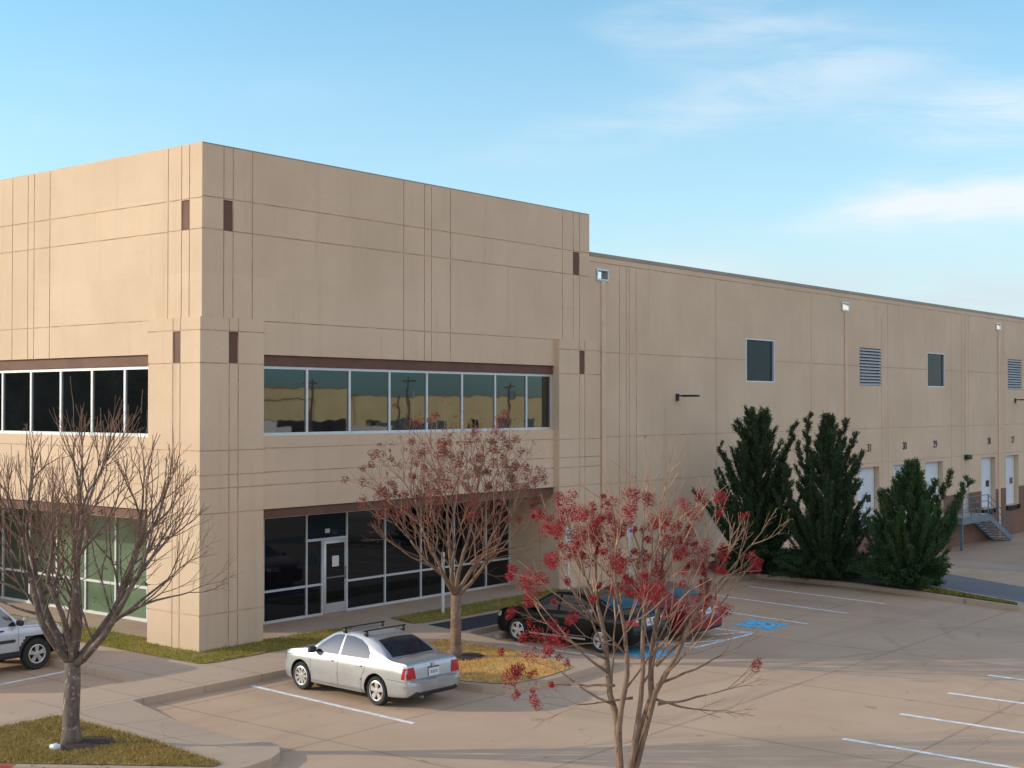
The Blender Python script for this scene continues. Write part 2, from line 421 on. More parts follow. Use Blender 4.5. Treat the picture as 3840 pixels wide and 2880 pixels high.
class Face:
    GW=.014
    def __init__(s,u0,u1,z0,z1): s.us=[u0,u1];s.zs=[z0,z1];s.feat=[];s.u=(u0,u1);s.z=(z0,z1)
    def vg(s,u,z0,z1,w=None):
        w=w or s.GW;s.us+=[u-w,u+w];s.zs+=[z0,z1];s.feat.append((u-w,u+w,z0,z1,.016,1))
    def hg(s,z,u0,u1,w=None):
        w=w or s.GW;s.zs+=[z-w,z+w];s.us+=[u0,u1];s.feat.append((u0,u1,z-w,z+w,.016,1))
    def rect(s,u0,u1,z0,z1,d,mi): s.us+=[u0,u1];s.zs+=[z0,z1];s.feat.append((u0,u1,z0,z1,d,mi))
    def cell(s,u,z):
        r=(0,0)
        for a,b,c,d,dep,mi in s.feat:
            if a<u<b and c<z<d: r=(dep,mi)
        return r
    def emit(s,mb,O,U,Nn):
        us=[min(max(u,s.u[0]),s.u[1]) for u in s.us];zs=[min(max(z,s.z[0]),s.z[1]) for z in s.zs]
        relief(mb,O,U,Nn,us,zs,s.cell)

BLD=thing('warehouse_building','tan concrete two storey office block joined to a long warehouse wing with dock doors','building')
WALLM=[M['wall'],M['groove'],M['brown'],M['brown_base'],M['coping']]
TOP=12.2;TX=16.02;TY=14.74;WTOP=10.95;WEND=96.0
RX=(0,1,0)
# --- corner block, shaded long face (towards -Y)
mb=MB()
f=Face(0,TX,3.02,TOP)
for z in (10.93,10.15): f.hg(z,0,TX)
f.hg(7.985,1.95,14.24)
for z in (4.79,4.19,3.86): f.hg(z,1.8,14.1)
for u in (.66,.95,1.565): f.vg(u,7.9,TOP)
for u in (7.05,7.92,8.21,9.04): f.vg(u,7.15,TOP);f.vg(u,3.3,4.79)
for u in (14.52,15.11,15.46): f.vg(u,7.9,TOP)
f.rect(.66,.95,10.15,10.9,.03,2);f.rect(15.11,15.46,10.15,10.9,.03,2)
f.rect(1.80,14.10,6.88,7.15,.07,2)
f.rect(1.80,14.10,5.10,6.88,.20,None)
f.rect(1.80,14.10,3.02,3.26,.07,2)
f.emit(mb,(0,0,0),(1,0,0),(0,-1,0))
# --- sunlit face (towards -X)
f=Face(0,TY,3.02,TOP)
for z in (10.89,10.14): f.hg(z,0,TY)
f.hg(7.98,1.92,TY-1.92)
for z in (4.80,4.19,3.90): f.hg(z,1.86,TY-1.86)
for u in (1.315,.788,.483): f.vg(u,7.9,TOP);f.vg(TY-u,7.9,TOP)
for u in (6.457,7.217,7.52,8.293): f.vg(u,7.15,TOP);f.vg(u,3.3,4.80)
f.rect(.483,.788,10.14,10.87,.03,2);f.rect(TY-.788,TY-.483,10.14,10.87,.03,2)
f.rect(1.84,TY-1.84,6.87,7.14,.07,2)
f.rect(1.84,TY-1.84,5.08,6.87,.20,None)
f.rect(1.84,TY-1.84,3.02,3.27,.07,2)
f.emit(mb,(0,0,0),(0,1,0),(-1,0,0))
mb.build('office_wall',WALLM,BLD)
# roof slab, back walls, parapet top
mb=MB()
mb.box(.25,.25,11.2,TX-.25,TY-.25,11.35,0)
mb.build('office_roof',M['roof'],BLD)
mb=MB()
mb.box(.003,.003,TOP,TX-.003,.25,TOP+.035,4);mb.box(.003,.25,TOP,.25,TY-.003,TOP+.035,4)
mb.box(TX-.25,.25,TOP,TX-.003,TY-.003,TOP+.035,4);mb.box(.25,TY-.25,TOP,TX-.25,TY-.003,TOP+.035,4)
mb.build('parapet_cap',WALLM,BLD)
mb=MB()
mb.quad(((TX,0,WTOP-1),(TX,TY,WTOP-1),(TX,TY,TOP),(TX,0,TOP)),0)        # end wall above the wing
mb.quad(((0,TY,-.2),(0,TY,TOP),(TX,TY,TOP),(TX,TY,-.2)),0)
mb.quad(((TX-.25,.25,11.3),(TX-.25,TY-.25,11.3),(TX-.25,TY-.25,TOP),(TX-.25,.25,TOP)),0)
mb.quad(((.25,.25,11.3),(TX-.25,.25,11.3),(TX-.25,.25,TOP),(.25,.25,TOP)),0)
mb.quad(((.25,.25,11.3),(.25,TY-.25,11.3),(.25,TY-.25,TOP),(.25,.25,TOP)),0)
mb.quad(((.25,TY-.25,11.3),(TX-.25,TY-.25,11.3),(TX-.25,TY-.25,TOP),(.25,TY-.25,TOP)),0)
# soffit over the recessed ground floor, and the side walls of the recess
mb.quad(((0,0,3.02),(0,2.2,3.02),(TX-2,2.2,3.02),(TX-2,0,3.02)),0)
mb.quad(((0,2.2,3.02),(0,TY-.5,3.02),(2.2,TY-.5,3.02),(2.2,2.2,3.02)),0)
mb.build('office_side_wall',WALLM,BLD)
mb=MB()
f=Face(0,2.25,-.2,3.02)
f.vg(.62,-.2,3.02);f.hg(.86,0,2.25)
f.emit(mb,(14.1,-.02,0),(0,1,0),(-1,0,0))
f=Face(14.1,TX,-.2,3.02);f.hg(.86,14.1,TX);f.emit(mb,(0,0,0),(1,0,0),(0,-1,0))
mb.build('recess_wall',WALLM,BLD)
mb=MB()
f=Face(0,2.25,-.2,3.02);f.hg(.86,0,2.25);f.emit(mb,(0,TY-1.86,0),(1,0,0),(0,-1,0))
f=Face(TY-1.86,TY,-.2,3.02);f.hg(.86,TY-1.86,TY);f.emit(mb,(0,0,0),(0,1,0),(-1,0,0))
mb.build('recess_wall',WALLM,BLD)
# --- corner piers, standing 0.2 m proud
PT=8.0;PO=-.2
def pier_face(u0,u1,g,br,br_z,full=True):
    f=Face(u0,u1,-.2,PT)
    for z in (7.68,6.89,4.78,4.19,3.87,3.265,.86): f.hg(z,u0,u1)
    for u in g: f.vg(u,-.2,PT)
    f.rect(br[0],br[1],br_z[0],br_z[1],.03,2)
    return f
mb=MB()
pier_face(PO,1.78,(.68,.96),(.68,.96),(6.905,7.665)).emit(mb,(0,PO,0),(1,0,0),(0,-1,0))
pier_face(PO,1.82,(.56,.84),(.56,.84),(6.905,7.665)).emit(mb,(PO,0,0),(0,1,0),(-1,0,0))
T=.46
mb.quad(((1.78,PO,-.2),(1.78,T,-.2),(1.78,T,3.02),(1.78,PO,3.02)),0)
mb.quad(((1.78,PO,3.02),(1.78,-.0,3.02),(1.78,-.0,PT),(1.78,PO,PT)),0)
mb.quad(((PO,1.82,-.2),(T,1.82,-.2),(T,1.82,3.02),(PO,1.82,3.02)),0)
mb.quad(((PO,1.82,3.02),(0,1.82,3.02),(0,1.82,PT),(PO,1.82,PT)),0)
mb.quad(((T,T,-.2),(1.78,T,-.2),(1.78,T,3.02),(T,T,3.02)),0)
mb.quad(((T,T,-.2),(T,1.82,-.2),(T,1.82,3.02),(T,T,3.02)),0)
mb.quad(((PO,PO,PT),(1.78,PO,PT),(1.78,0,PT),(PO,0,PT)),0);mb.quad(((PO,0,PT),(0,0,PT),(0,1.82,PT),(PO,1.82,PT)),0)
mb.build('corner_pier',WALLM,BLD)
mb=MB()
pier_face(14.08,16.34,(15.19,15.48),(15.19,15.48),(6.9,7.66)).emit(mb,(0,PO,0),(1,0,0),(0,-1,0))
for x in (14.08,16.34): mb.quad(((x,PO,-.2),(x,0,-.2),(x,0,PT),(x,PO,PT)),0)
mb.quad(((14.08,PO,PT),(16.34,PO,PT),(16.34,0,PT),(14.08,0,PT)),0)
mb.build('end_pier',WALLM,BLD)
mb=MB()
pier_face(TY-1.82,TY+.2,(TY-.84,TY-.56),(TY-.84,TY-.56),(6.9,7.66)).emit(mb,(PO,0,0),(0,1,0),(-1,0,0))
for y in (TY-1.82,TY+.2): mb.quad(((PO,y,-.2),(0,y,-.2),(0,y,PT),(PO,y,PT)),0)
mb.quad(((PO,TY-1.82,PT),(0,TY-1.82,PT),(0,TY+.2,PT),(PO,TY+.2,PT)),0)
mb.build('end_pier',WALLM,BLD)

# --- glazing
def band(axis,name,u_list,zlist,plane,depth,glassmat,fw=.055,skip=()):
    """mullions and rails at u_list/zlist; axis 'x' faces -Y, 'y' faces -X"""
    mb=MB()
    def bx(u0,u1,z0,z1,d0,d1):
        if axis=='x': mb.box(u0,plane+d0,z0,u1,plane+d1,z1)
        else: mb.box(plane+d0,u0,z0,plane+d1,u1,z1)
    z0,z1=zlist[0],zlist[-1]
    for i,u in enumerate(u_list): bx(u-fw/2,u+fw/2,z0,z1,0,depth)
    for i in range(len(u_list)-1):
        for z in zlist:
            if (i,z) in skip: continue
            a=z-fw/2;b=z+fw/2
            if z==z0:a,b=z0,z0+fw*1.1
            if z==z1:a,b=z1-fw,z1
            bx(u_list[i]+fw/2,u_list[i+1]-fw/2,a,b,.004,depth-.003)
    o=mb.build(name,M['alu'],BLD)
    return o
def pane(axis,u0,u1,z0,z1,plane,mat,parent):
    mb=MB()
    if axis=='x': mb.quad(((u0,plane,z0),(u1,plane,z0),(u1,plane,z1),(u0,plane,z1)))
    else: mb.quad(((plane,u1,z0),(plane,u0,z0),(plane,u0,z1),(plane,u1,z1)))
    return mb.build('glass_pane',mat,parent)
U2=[1.83]+[3.53+1.545*i for i in range(7)]+[14.07]
w=band('x','ribbon_window',U2,[5.10,6.87],.12,.07,M['glass'],.07)
for a,b in zip(U2[:-1],U2[1:]): pane('x',a+.03,b-.03,5.15,6.82,.155,M['glass'],w)
mb=MB();mb.box(13.83,.19,5.1,14.08,.35,6.88);mb.build('window_return',M['black'],BLD)
V2=[1.87]+[3.24+1.432*i for i in range(8)]+[TY-1.87]
w=band('y','ribbon_window',V2,[5.08,6.86],.12,.07,M['glass'],.075)
for a,b in zip(V2[:-1],V2[1:]): pane('y',a+.03,b-.03,5.13,6.81,.155,M['glass'],w)
# ground floor, set back 1.8 m
GP=1.80
U1=[1.90,3.52,5.08,6.63,8.19,9.75,11.28,12.84,14.05]
w=band('x','lobby_glazing',U1,[0.0,.86,2.98],GP,.09,M['glass_low'],.06,skip={(2,.86),(2,0.0)})
for i,(a,b) in enumerate(zip(U1[:-1],U1[1:])):
    if i==2: continue
    pane('x',a+.02,b-.02,.04,2.95,GP+.045,M['glass_low'],w)
pane('x',5.10,6.61,2.16,2.95,GP+.045,M['glass_grey'],w)
pane('x',5.10,5.66,.04,2.08,GP+.045,M['glass_low'],w)
mb=MB()
mb.box(5.11,GP+.004,2.08,6.60,GP+.087,2.15);mb.box(5.64,GP+.002,0,5.70,GP+.089,2.08)
mb.box(5.11,GP+.004,.83,5.64,GP+.087,.89);mb.box(5.11,GP+.004,0,5.64,GP+.087,.06)
mb.build('door_surround',M['alu'],w)
dr=bevel_box('entrance_door',.90,.05,2.06,.006,M['alu'],BLD,(6.155,GP+.012,1.045),1)
mb=MB();mb.quad(((5.80,GP-.016,.30),(6.51,GP-.016,.30),(6.51,GP-.016,1.98),(5.80,GP-.016,1.98)));mb.build('glass_pane',M['glass_low'],dr)
mb=MB();mb.box(6.53,GP-.06,.95,6.56,GP-.035,1.30);mb.box(6.53,GP-.05,.97,6.56,GP-.01,1.0);mb.box(6.53,GP-.05,1.25,6.56,GP-.01,1.28);mb.build('handle',M['galv'],dr)
mb=MB();mb.box(6.02,GP-.024,1.32,6.28,GP-.018,1.62);mb.build('notice_sheet',M['paper'],dr)
mb=MB();mb.box(5.80,GP-.024,1.0,6.51,GP-.018,1.04);mb.build('push_bar',M['steel'],dr)
mb=MB();mb.box(5.80,GP+.03,2.28,5.98,GP+.04,2.40);mb.build('notice_sheet',M['paper'],w)
mb=MB();mb.box(6.04,GP+.03,2.22,6.26,GP+.04,2.36);mb.build('notice_sheet',M['black'],w)
mb=MB();mb.box(5.12,GP+.03,1.45,5.50,GP+.04,1.68);mb.build('notice_sheet',M['glass_grey'],w)
V1=[1.90,4.55,6.0,7.43,8.87,10.28,11.73,TY-1.9]
w=band('y','lobby_glazing',V1,[0.0,.92,2.98],GP,.09,M['glass_green'],.065)
for i,(a,b) in enumerate(zip(V1[:-1],V1[1:])):
    pane('y',a+.02,b-.02,.04,2.95,GP+.045,M['glass_low'] if i==0 else M['glass_green'] if i<4 else M['glass_dull'],w)

# --- warehouse wing
mb=MB()
f=Face(TX,WEND,-1.9,WTOP)
f.hg(10.66,TX,WEND,.018);f.hg(7.66,TX,WEND);f.hg(4.81,TX,WEND);f.hg(3.22,TX,WEND)
for k in range(4):
    for u in (17.79,18.2,18.38,18.82): f.vg(u+31.72*k,-1.9,10.6,.015)
u=24.27
while u<WEND: f.vg(u,-1.9,10.6,.013);u+=7.93
f.vg(39.41,-1.9,10.0,.012)
WIN=[(26.6,28.93),(44.9,47.2),(64.0,66.3),(83.0,85.3)]
LOU=[(37.03,39.38),(56.62,58.97),(76.2,78.5)]
SCUP=[(16.46,17.02),(35.22,35.80),(54.74,55.32),(74.3,74.9)]
DOORS=[(36.75,39.12),(40.75,43.12),(44.62,46.92),(52.36,54.52),(56.22,58.32),(60.1,62.3)]
f.rect(TX,WEND,-1.9,1.26,0,3)
f.rect(TX,35.6,-1.9,1.27,0,0)
for a,b in WIN: f.rect(a,b,6.80,8.52,.12,None)
for a,b in LOU: f.rect(a,b,6.79,8.50,.12,None)
for a,b in SCUP: f.rect(a,b,10.12,10.40,.22,None)
for a,b in DOORS: f.rect(a,b,.24,3.05,.34,None)
f.rect(49.58,50.48,.26,2.2,.06,None)
f.emit(mb,(0,0,0),(1,0,0),(0,-1,0))
mb.build('warehouse_wall',WALLM,BLD)
mb=MB()
f=Face(TX,WEND,10.0,WTOP)
for a,b in SCUP: f.rect(a,b,10.12,10.40,.0,None)
f.emit(mb,(0,.22,0),(1,0,0),(0,1,0))
mb.quad(((0,TY,-.2),(0,70,-.2),(0,70,WTOP),(0,TY,WTOP)),0);mb.quad(((WEND,0,-1.9),(WEND,70,-1.9),(WEND,70,WTOP),(WEND,0,WTOP)),0)
mb.quad(((0,70,-.2),(WEND,70,-.2),(WEND,70,WTOP),(0,70,WTOP)),0)
mb.build('parapet_back',WALLM,BLD)
mb=MB();mb.box(TX+.05,.22,9.9,WEND-.05,69.9,10.0);mb.box(.05,TY+.05,9.9,TX+.05,69.9,10.0);mb.build('warehouse_roof',M['roof'],BLD)
mb=MB();mb.box(TX+.003,-.025,WTOP-.09,WEND,.26,WTOP+.03,4);mb.build('parapet_cap',WALLM,BLD)
for a,b in WIN:
    mb=MB()
    for q in ((a,a+.05,6.8,8.52),(b-.05,b,6.8,8.52)): mb.box(q[0],.0,q[2],q[1],.11,q[3])
    mb.box(a+.05,.003,8.47,b-.05,.108,8.52);mb.box(a+.05,.003,6.8,b-.05,.108,6.85)
    w=mb.build('upper_window',M['alu'],BLD)
    pane('x',a+.04,b-.04,6.84,8.48,.085,M['glass_grey'],w)
for a,b in LOU:
    mb=MB()
    mb.box(a,.10,6.79,b,.13,8.5,1)
    n=12
    for i in range(n):
        z=6.79+(i+.5)*1.71/n
        mb.quad(((a+.02,-.015,z-.035),(b-.02,-.015,z-.035),(b-.02,.09,z+.045),(a+.02,.09,z+.045)),0)
        mb.quad(((a+.02,-.015,z-.035),(b-.02,-.015,z-.035),(b-.02,-.015,z-.05),(a+.02,-.015,z-.05)),0)
    mb.build('louvre_vent',[M['alu'],M['black']],BLD)
for a,b in SCUP:
    mb=MB()
    mb.box(a-.06,-.05,10.06,a,.0-.002,10.46);mb.box(b,-.05,10.06,b+.06,-.002,10.46)
    mb.box(a,-.05,10.40,b,-.002,10.46);mb.box(a,-.05,10.06,b,-.002,10.12)
    mb.quad(((a+.003,.2,10.123),(b-.003,.2,10.123),(b-.003,-.02,10.123),(a+.003,-.02,10.123)))
    mb.quad(((b-.003,.215,10.123),(b-.003,.215,10.397),(b-.003,-.03,10.397),(b-.003,-.03,10.123)))
    mb.build('roof_scupper',M['galv'],BLD)
    x=(a+b)/2+.04
    mb=MB();mb.box(x-.11,-.05,-1.4 if a>30 else -.1,x+.12,-.003,10.07);mb.build('downspout',M['pipe'],BLD)
for i,(a,b) in enumerate(DOORS):
    mb=MB()
    n=5
    for k in range(n):
        z0=.26+k*2.79/n;mb.box(a+.03,.25+.0,z0+.006,b-.03,.29,z0+2.79/n-.006)
    mb.box(a+.03,.262,.26,b-.03,.28,3.05)
    d=mb.build('dock_door',M['white_door'],BLD)
    wx=a+.62*(b-a)
    mb=MB();mb.box(wx,.235,1.42,wx+.48,.255,1.76);mb.build('door_window',M['glass_low'] if i!=4 else M['brown_base'],d)
    mb=MB();mb.box(a,-.12,.0,a+.28,-.002,.24);mb.box(b-.28,-.12,.0,b,-.002,.24);mb.box(a+.5,-.06,-.05,b-.5,-.002,.2);mb.build('dock_bumper',M['rubber'],d)
    text_mesh('dock_number',str(31-i),.50,M['black'],BLD,((a+b)/2+.1,-.012,3.92),Matrix.Rotation(pi/2,3,'X'),.006)
mb=MB();mb.box(49.60,.03,.26,50.46,.055,2.18);d=mb.build('service_door',M['beige_door'],BLD)
mb=MB();mb.box(50.32,-.03,1.2,50.40,.028,1.25);mb.build('handle',M['galv'],d)
mb=MB();mb.box(49.62,.02,.27,50.44,.032,.5);mb.build('kick_plate',M['galv'],d)
def arm_lamp(x,z):
    mb=MB()
    mb.box(x-.06,-.06,z-.16,x+.10,-.003,z+.10);mb.box(x-.0,-.30,z+.0,x+.05,-.06,z+.05)
    o=mb.build('wall_lamp',M['black'],BLD)
    h=bevel_box('lamp_head',.26,.62,.075,.02,M['black'],o,(x+.03,-.58,z+.02))
arm_lamp(21.45,6.2);arm_lamp(57.75,6.18);arm_lamp(88,6.18)
bevel_box('wall_lamp',.62,.22,.24,.03,M['black'],BLD,(50.15,-.11,3.16))
# ------------------------------------------------------ ground and paving
def sheet(name,poly,z,mat):
    mb=MB();mb.quad([(x,y,z) for x,y in poly]);return mb.build(name,mat)
def gz(x,y):
    """truck court falls away from the lot along the wing"""
    t=min(max((x-29)/15,0),1);t=t*t*(3-2*t);return LOT-1.28*t
mb=MB()
xs=[-900,-200,-60]+[-40+4*i for i in range(17)]+[29+1.25*i for i in range(14)]+[50,60,80,100,200,900]
ys=[-900,-300,-100,-60,-30,-15,-6,0,1,60,200,900]
for i in range(len(xs)-1):
    for j in range(len(ys)-1):
        mb.quad([(x,y,gz(x,y)) for x,y in ((xs[i],ys[j]),(xs[i+1],ys[j]),(xs[i+1],ys[j+1]),(xs[i],ys[j+1]))],1 if xs[i]>=26 else 0)
struct(mb.build('ground',[M['lot'],M['court']],fixn=True),'worn tan concrete parking lot and truck court surface','parking lot')
def slab(name,poly,z0,z1,mat,label,cat):
    mb=MB();mb.prism(poly,z0,z1);return struct(mb.build(name,mat),label,cat)
slab('pavement',[(-16,-3.35),(6.0,-3.35),(6.3,-3.15),(14.5,-3.15),(21.6,-3.15),(21.6,2.6),(3.2,2.6),(3.2,40),(-2.9,40),(-2.9,-1.15),(-3.3,-1.65),(-16,-1.65)],-.3,0,M['walk'],'pale concrete walk wrapping the office corner','pavement')
# island with the bare tree, and its flush ramp
isl=[(-6.05,-3.352),(-6.05,-7.9),(-4.86,-8.0),(-4.93,-8.35),(-5.2,-8.7),(-5.6,-8.93),(-6.2,-9.02),(-6.55,-8.9),(-8.75,-5.8),(-9.6,-4.4),(-9.9,-3.352)]
slab('island_kerb',isl,-.3,-.001,M['kerb'],'concrete kerb slab of the grassy island around the bare tree','kerb')
slab('red_kerb',[(-8.62,-6.03),(-8.76,-5.79),(-9.61,-4.39),(-9.91,-3.36),(-9.76,-3.36),(-9.48,-4.34),(-8.62,-5.76),(-8.48,-5.98)],-.149,.006,M['red_kerb'],'red painted kerb edge of the island in the near left corner','kerb')
mb=MB()
mb.quad([(-6.05,-3.352,-.002),(-6.05,-5.0,-.002),(-4.50,-5.0,-.144),(-4.33,-3.352,-.002)])
mb.quad([(-6.05,-5.0,-.002),(-6.05,-7.2,-.002),(-4.68,-7.2,-.144),(-4.50,-5.0,-.144)])
mb.quad([(-6.05,-7.2,-.002),(-6.05,-7.9,-.002),(-4.86,-8.0,-.002),(-4.68,-7.2,-.144)])
struct(mb.build('kerb_ramp',M['walk']),'pale concrete kerb ramp beside the bare tree island','ramp')
# island with the maroon crape myrtle
is2=[(1.0,-3.352),(1.04,-7.3),(1.12,-7.9),(1.35,-8.3),(1.75,-8.52),(2.4,-8.6),(4.6,-8.5),(5.2,-8.35),(5.45,-8.1),(5.3,-7.7),(4.85,-7.6),(4.85,-3.352)]
slab('island_kerb',is2,-.3,-.001,M['kerb'],'concrete kerb slab of the golden grass island beside the silver sedan','kerb')
mb=MB()
mb.quad([(4.85,-3.352,-.002),(5.98,-3.352,-.002),(6.02,-4.9,-.144),(4.85,-4.9,-.002)])
mb.quad([(4.85,-4.9,-.002),(6.02,-4.9,-.144),(5.85,-7.2,-.144),(4.85,-7.2,-.002)])
mb.quad([(4.85,-7.2,-.002),(5.85,-7.2,-.144),(5.3,-7.7,-.002),(4.85,-7.6,-.002)])
struct(mb.build('kerb_ramp',M['walk']),'concrete kerb ramp between the golden grass island and the black sedan','ramp')
# island of the cedars, kerbed both sides
cs=[(21.6,-3.15),(21.45,-6.7),(20.85,-9.0),(20.2,-10.9),(19.5,-12.9),(19.55,-13.25),(19.9,-13.3),(20.5,-12.65),(22.4,-9.15),(24.2,-5.2),(24.6,0)]
slab('island_kerb',cs+[(21.6,0)],-.3,.0-.001,M['kerb'],'concrete kerb around the planted strip of dark cedars','kerb')
ci=[(21.78,-2.0),(21.63,-6.73),(21.03,-9.07),(20.38,-10.97),(19.8,-12.75),(20.3,-12.55),(22.2,-9.07),(24.0,-5.1),(24.4,0),(21.78,0)]
slab('planting_bed',ci,-.2,.012,M['soil'],'dark mulch bed under the cedars','planting bed')
struct(sheet('drive',[(24.75,-1),(24.45,-5.2),(22.6,-9.2),(20.65,-12.75),(18.6,-16.2),(22.4,-17),(25.1,-11.2),(27,-7.9),(28.6,-1)],LOT+.005,M['asphalt']),'dark asphalt drive behind the cedars','drive')
mb=MB()
for a,b in (((22.4,-17),(25.1,-11.2)),((25.1,-11.2),(27,-7.9)),((27,-7.9),(28.6,-1))):
    d=(Vector(b)-Vector(a)).normalized();n=Vector((-d.y,d.x))*.09
    mb.quad([(a[0]-n.x,a[1]-n.y,LOT+.011),(b[0]-n.x,b[1]-n.y,LOT+.011),(b[0]+n.x,b[1]+n.y,LOT+.011),(a[0]+n.x,a[1]+n.y,LOT+.011)])
struct(mb.build('drive_edge',M['kerb']),'pale concrete edging along the dark asphalt drive','kerb')
struct(sheet('dark_patch',[(6.25,-1.66),(7.2,-1.72),(9.2,-1.75),(9.2,-2.95),(7.0,-3.05),(6.05,-3.05)],.006,M['pad']),'dark patch on the walk in front of the black sedan','ramp pad')  # near-black sheet laid over the walk
# painted markings: each line its own sheet
def line(a,b,w=.12,z=LOT+.005,mat='paintwhite',label='white parking line',name='parking_line'):
    a=Vector(a);b=Vector(b);d=(b-a).normalized();n=Vector((-d.y,d.x))*w/2
    o=sheet(name,[tuple(a-n),tuple(b-n),tuple(b+n),tuple(a+n)],z,M[mat]);return struct(o,label,'parking line')
line((-1.46,-3.6),(-1.83,-8.66),.12,label='white parking line beside the silver sedan')
line((-2.98,.94),(-8.5,.35),.12,label='white parking line beside the silver pickup style wagon')
for i,x in enumerate((19.0,16.5,14.03)): line((x+.5,-4.0),(x-.42+.0,-9.1-.1*(i==0)),.12,label='white parking line in front of the cedars, number %d from the planted strip'%(i+1))
for i,x in enumerate((9.58,7.19,4.71,2.16,-.47,-3.0)): line((x,-15.5-.0*i),(x-.1,-21),.13,label='white parking line in the near right of the lot, %s from the cedars'%('first','second','third','fourth','fifth','sixth')[i])
# hatched aisle
for a,b in (((8.55,-8.6),(11.32,-8.68)),((8.55,-3.5),(8.5,-8.65)),((11.33,-3.5),(11.34,-8.68)),((8.6,-7.0),(11.3,-8.45)),((8.6,-5.7),(11.3,-7.15)),((8.6,-4.4),(11.3,-5.85)),((8.6,-8.0),(10.0,-8.6)),((6.0,-3.5),(6.03,-7.6))):
    line(a,b,.11,label='white hatching of the aisle beside the dark red sedan')
def wheelchair(mb,O,U,V,s,z):
    """simple accessible symbol on a unit square, drawn with quads"""
    P=lambda x,y:(O[0]+U[0]*x*s+V[0]*y*s,O[1]+U[1]*x*s+V[1]*y*s,z) if len(O)==2 else tuple(Vector(O)+Vector(U)*x*s+Vector(V)*y*s)
    def seg(a,b,w):
        a=Vector(a);b=Vector(b);d=(b-a).normalized();n=Vector((-d.y,d.x))*w/2
        mb.quad([P(*(a-n)),P(*(b-n)),P(*(b+n)),P(*(a+n))])
    def arc(c,r,w,t0,t1,n=20):
        for i in range(n):
            a=radians(t0+(t1-t0)*i/n);b=radians(t0+(t1-t0)*(i+1)/n)
            mb.quad([P(c[0]+(r-w)*cos(a),c[1]+(r-w)*sin(a)),P(c[0]+r*cos(a),c[1]+r*sin(a)),P(c[0]+r*cos(b),c[1]+r*sin(b)),P(c[0]+(r-w)*cos(b),c[1]+(r-w)*sin(b))])
    arc((.46,.36),.26,.075,70,385);arc((.42,.86),.075,.0749,0,360)
    seg((.42,.76),(.46,.46),.09);seg((.44,.62),(.66,.62),.06);seg((.46,.46),(.68,.46),.085);seg((.66,.46),(.78,.18),.085);seg((.76,.18),(.88,.22),.07)
M['symbol']=simple('pale_blue_symbol_paint',(.36,.66,.90),.75,var=.25,scale=8)
for (x,y,lab) in ((12.08,-8.75,'blue pavement square with white wheelchair symbol beside the hatched aisle'),(6.55,-8.62,'blue pavement square with white wheelchair symbol behind the black sedan')):
    o=struct(sheet('accessible_marking',[(x,y),(x+1.15,y+.03),(x+1.18,y+1.2),(x+.03,y+1.17)],LOT+.006,M['paintblue']),lab,'pavement marking')
    mb=MB();wheelchair(mb,(x+.08,y+.06),(1,.02),(.02,1),1.04,LOT+.011)
    c=mb.build('wheelchair_symbol',M['symbol'],o)
# lawns
def inside(p,poly):
    x,y=p;r=False
    for i in range(len(poly)):
        (x0,y0),(x1,y1)=poly[i],poly[i-1]
        if (y0>y)!=(y1>y) and x<(x1-x0)*(y-y0)/(y1-y0)+x0:r=not r
    return r
def lawn(poly,base,bl,n,h,seed,label,clip=None):
    struct(sheet('lawn',poly,.012,M[base]),label,'lawn')
    rnd=random.Random(seed);mb=MB()
    xs=[p[0] for p in poly];ys=[p[1] for p in poly];k=0
    rings=((-7.0,-5.72,.50,.46),(3.3,-5.5,.5,.46))
    from mathutils import noise as mn
    while k<n:
        p=(rnd.uniform(min(xs),max(xs)),rnd.uniform(min(ys),max(ys)))
        if not inside(p,poly) or (clip and not clip(p)):
            if clip and rnd.random()<.0: k+=1
            continue
        k+=1
        if any(((p[0]-a)/c)**2+((p[1]-b)/e)**2<rnd.uniform(.75,1.15) for a,b,c,e in rings): continue
        d=.55+.6*mn.noise(Vector((p[0]*1.7,p[1]*1.7,seed)))
        if rnd.random()>d+.22: continue
        a=rnd.uniform(0,2*pi);hh=h*rnd.uniform(.4,1.25)*(.7+d*.5);w=rnd.uniform(.006,.014)
        dx,dy=cos(a)*w,sin(a)*w;lx,ly=rnd.gauss(0,hh*.6),rnd.gauss(0,hh*.6)
        mb.quad([(p[0]-dx,p[1]-dy,.01),(p[0]+dx,p[1]+dy,.01),(p[0]+lx,p[1]+ly,.012+hh)])
    o=mb.build('grass',M[bl]);o['kind']='stuff';o['label']='short grass blades of the '+label;o['category']='grass'
L1=[(-1.12,30),(-1.12,-1.25),(-1.0,-1.42),(-.8,-1.48),(4.2,-1.48),(4.75,-1.2),(4.55,-.35),(2.9,-.12),(1.85,-.12),(1.85,-.2),(-.2,-.2),(-.2,1.9),(.25,1.9),(.25,30)]
lawn(L1,'turf','grass_green',26000,.055,3,'green brown lawn strip at the foot of the corner pier',lambda p:p[1]<13)
L2=[(6.42,-.1),(6.12,-1.25),(6.4,-1.38),(9.5,-1.45),(14.0,-1.45),(14.05,-.1)]
lawn(L2,'turf','grass_green',9000,.05,4,'shaded green lawn strip beside the entrance walk')
L3=[(-6.1,-3.46),(-6.12,-6.2),(-6.36,-8.55),(-6.55,-8.62),(-8.6,-5.72),(-9.4,-4.35),(-9.6,-3.46)]
lawn(L3,'turf','grass_mix',24000,.06,5,'patchy brown and green grass around the bare tree')
L4=[(1.2,-3.5),(1.22,-7.3),(1.4,-7.95),(1.75,-8.28),(2.45,-8.38),(3.7,-8.25),(4.05,-7.9),(4.75,-5.6),(4.78,-3.5)]
lawn(L4,'turf_gold','grass_gold',15000,.055,6,'golden dormant grass around the maroon crape myrtle')
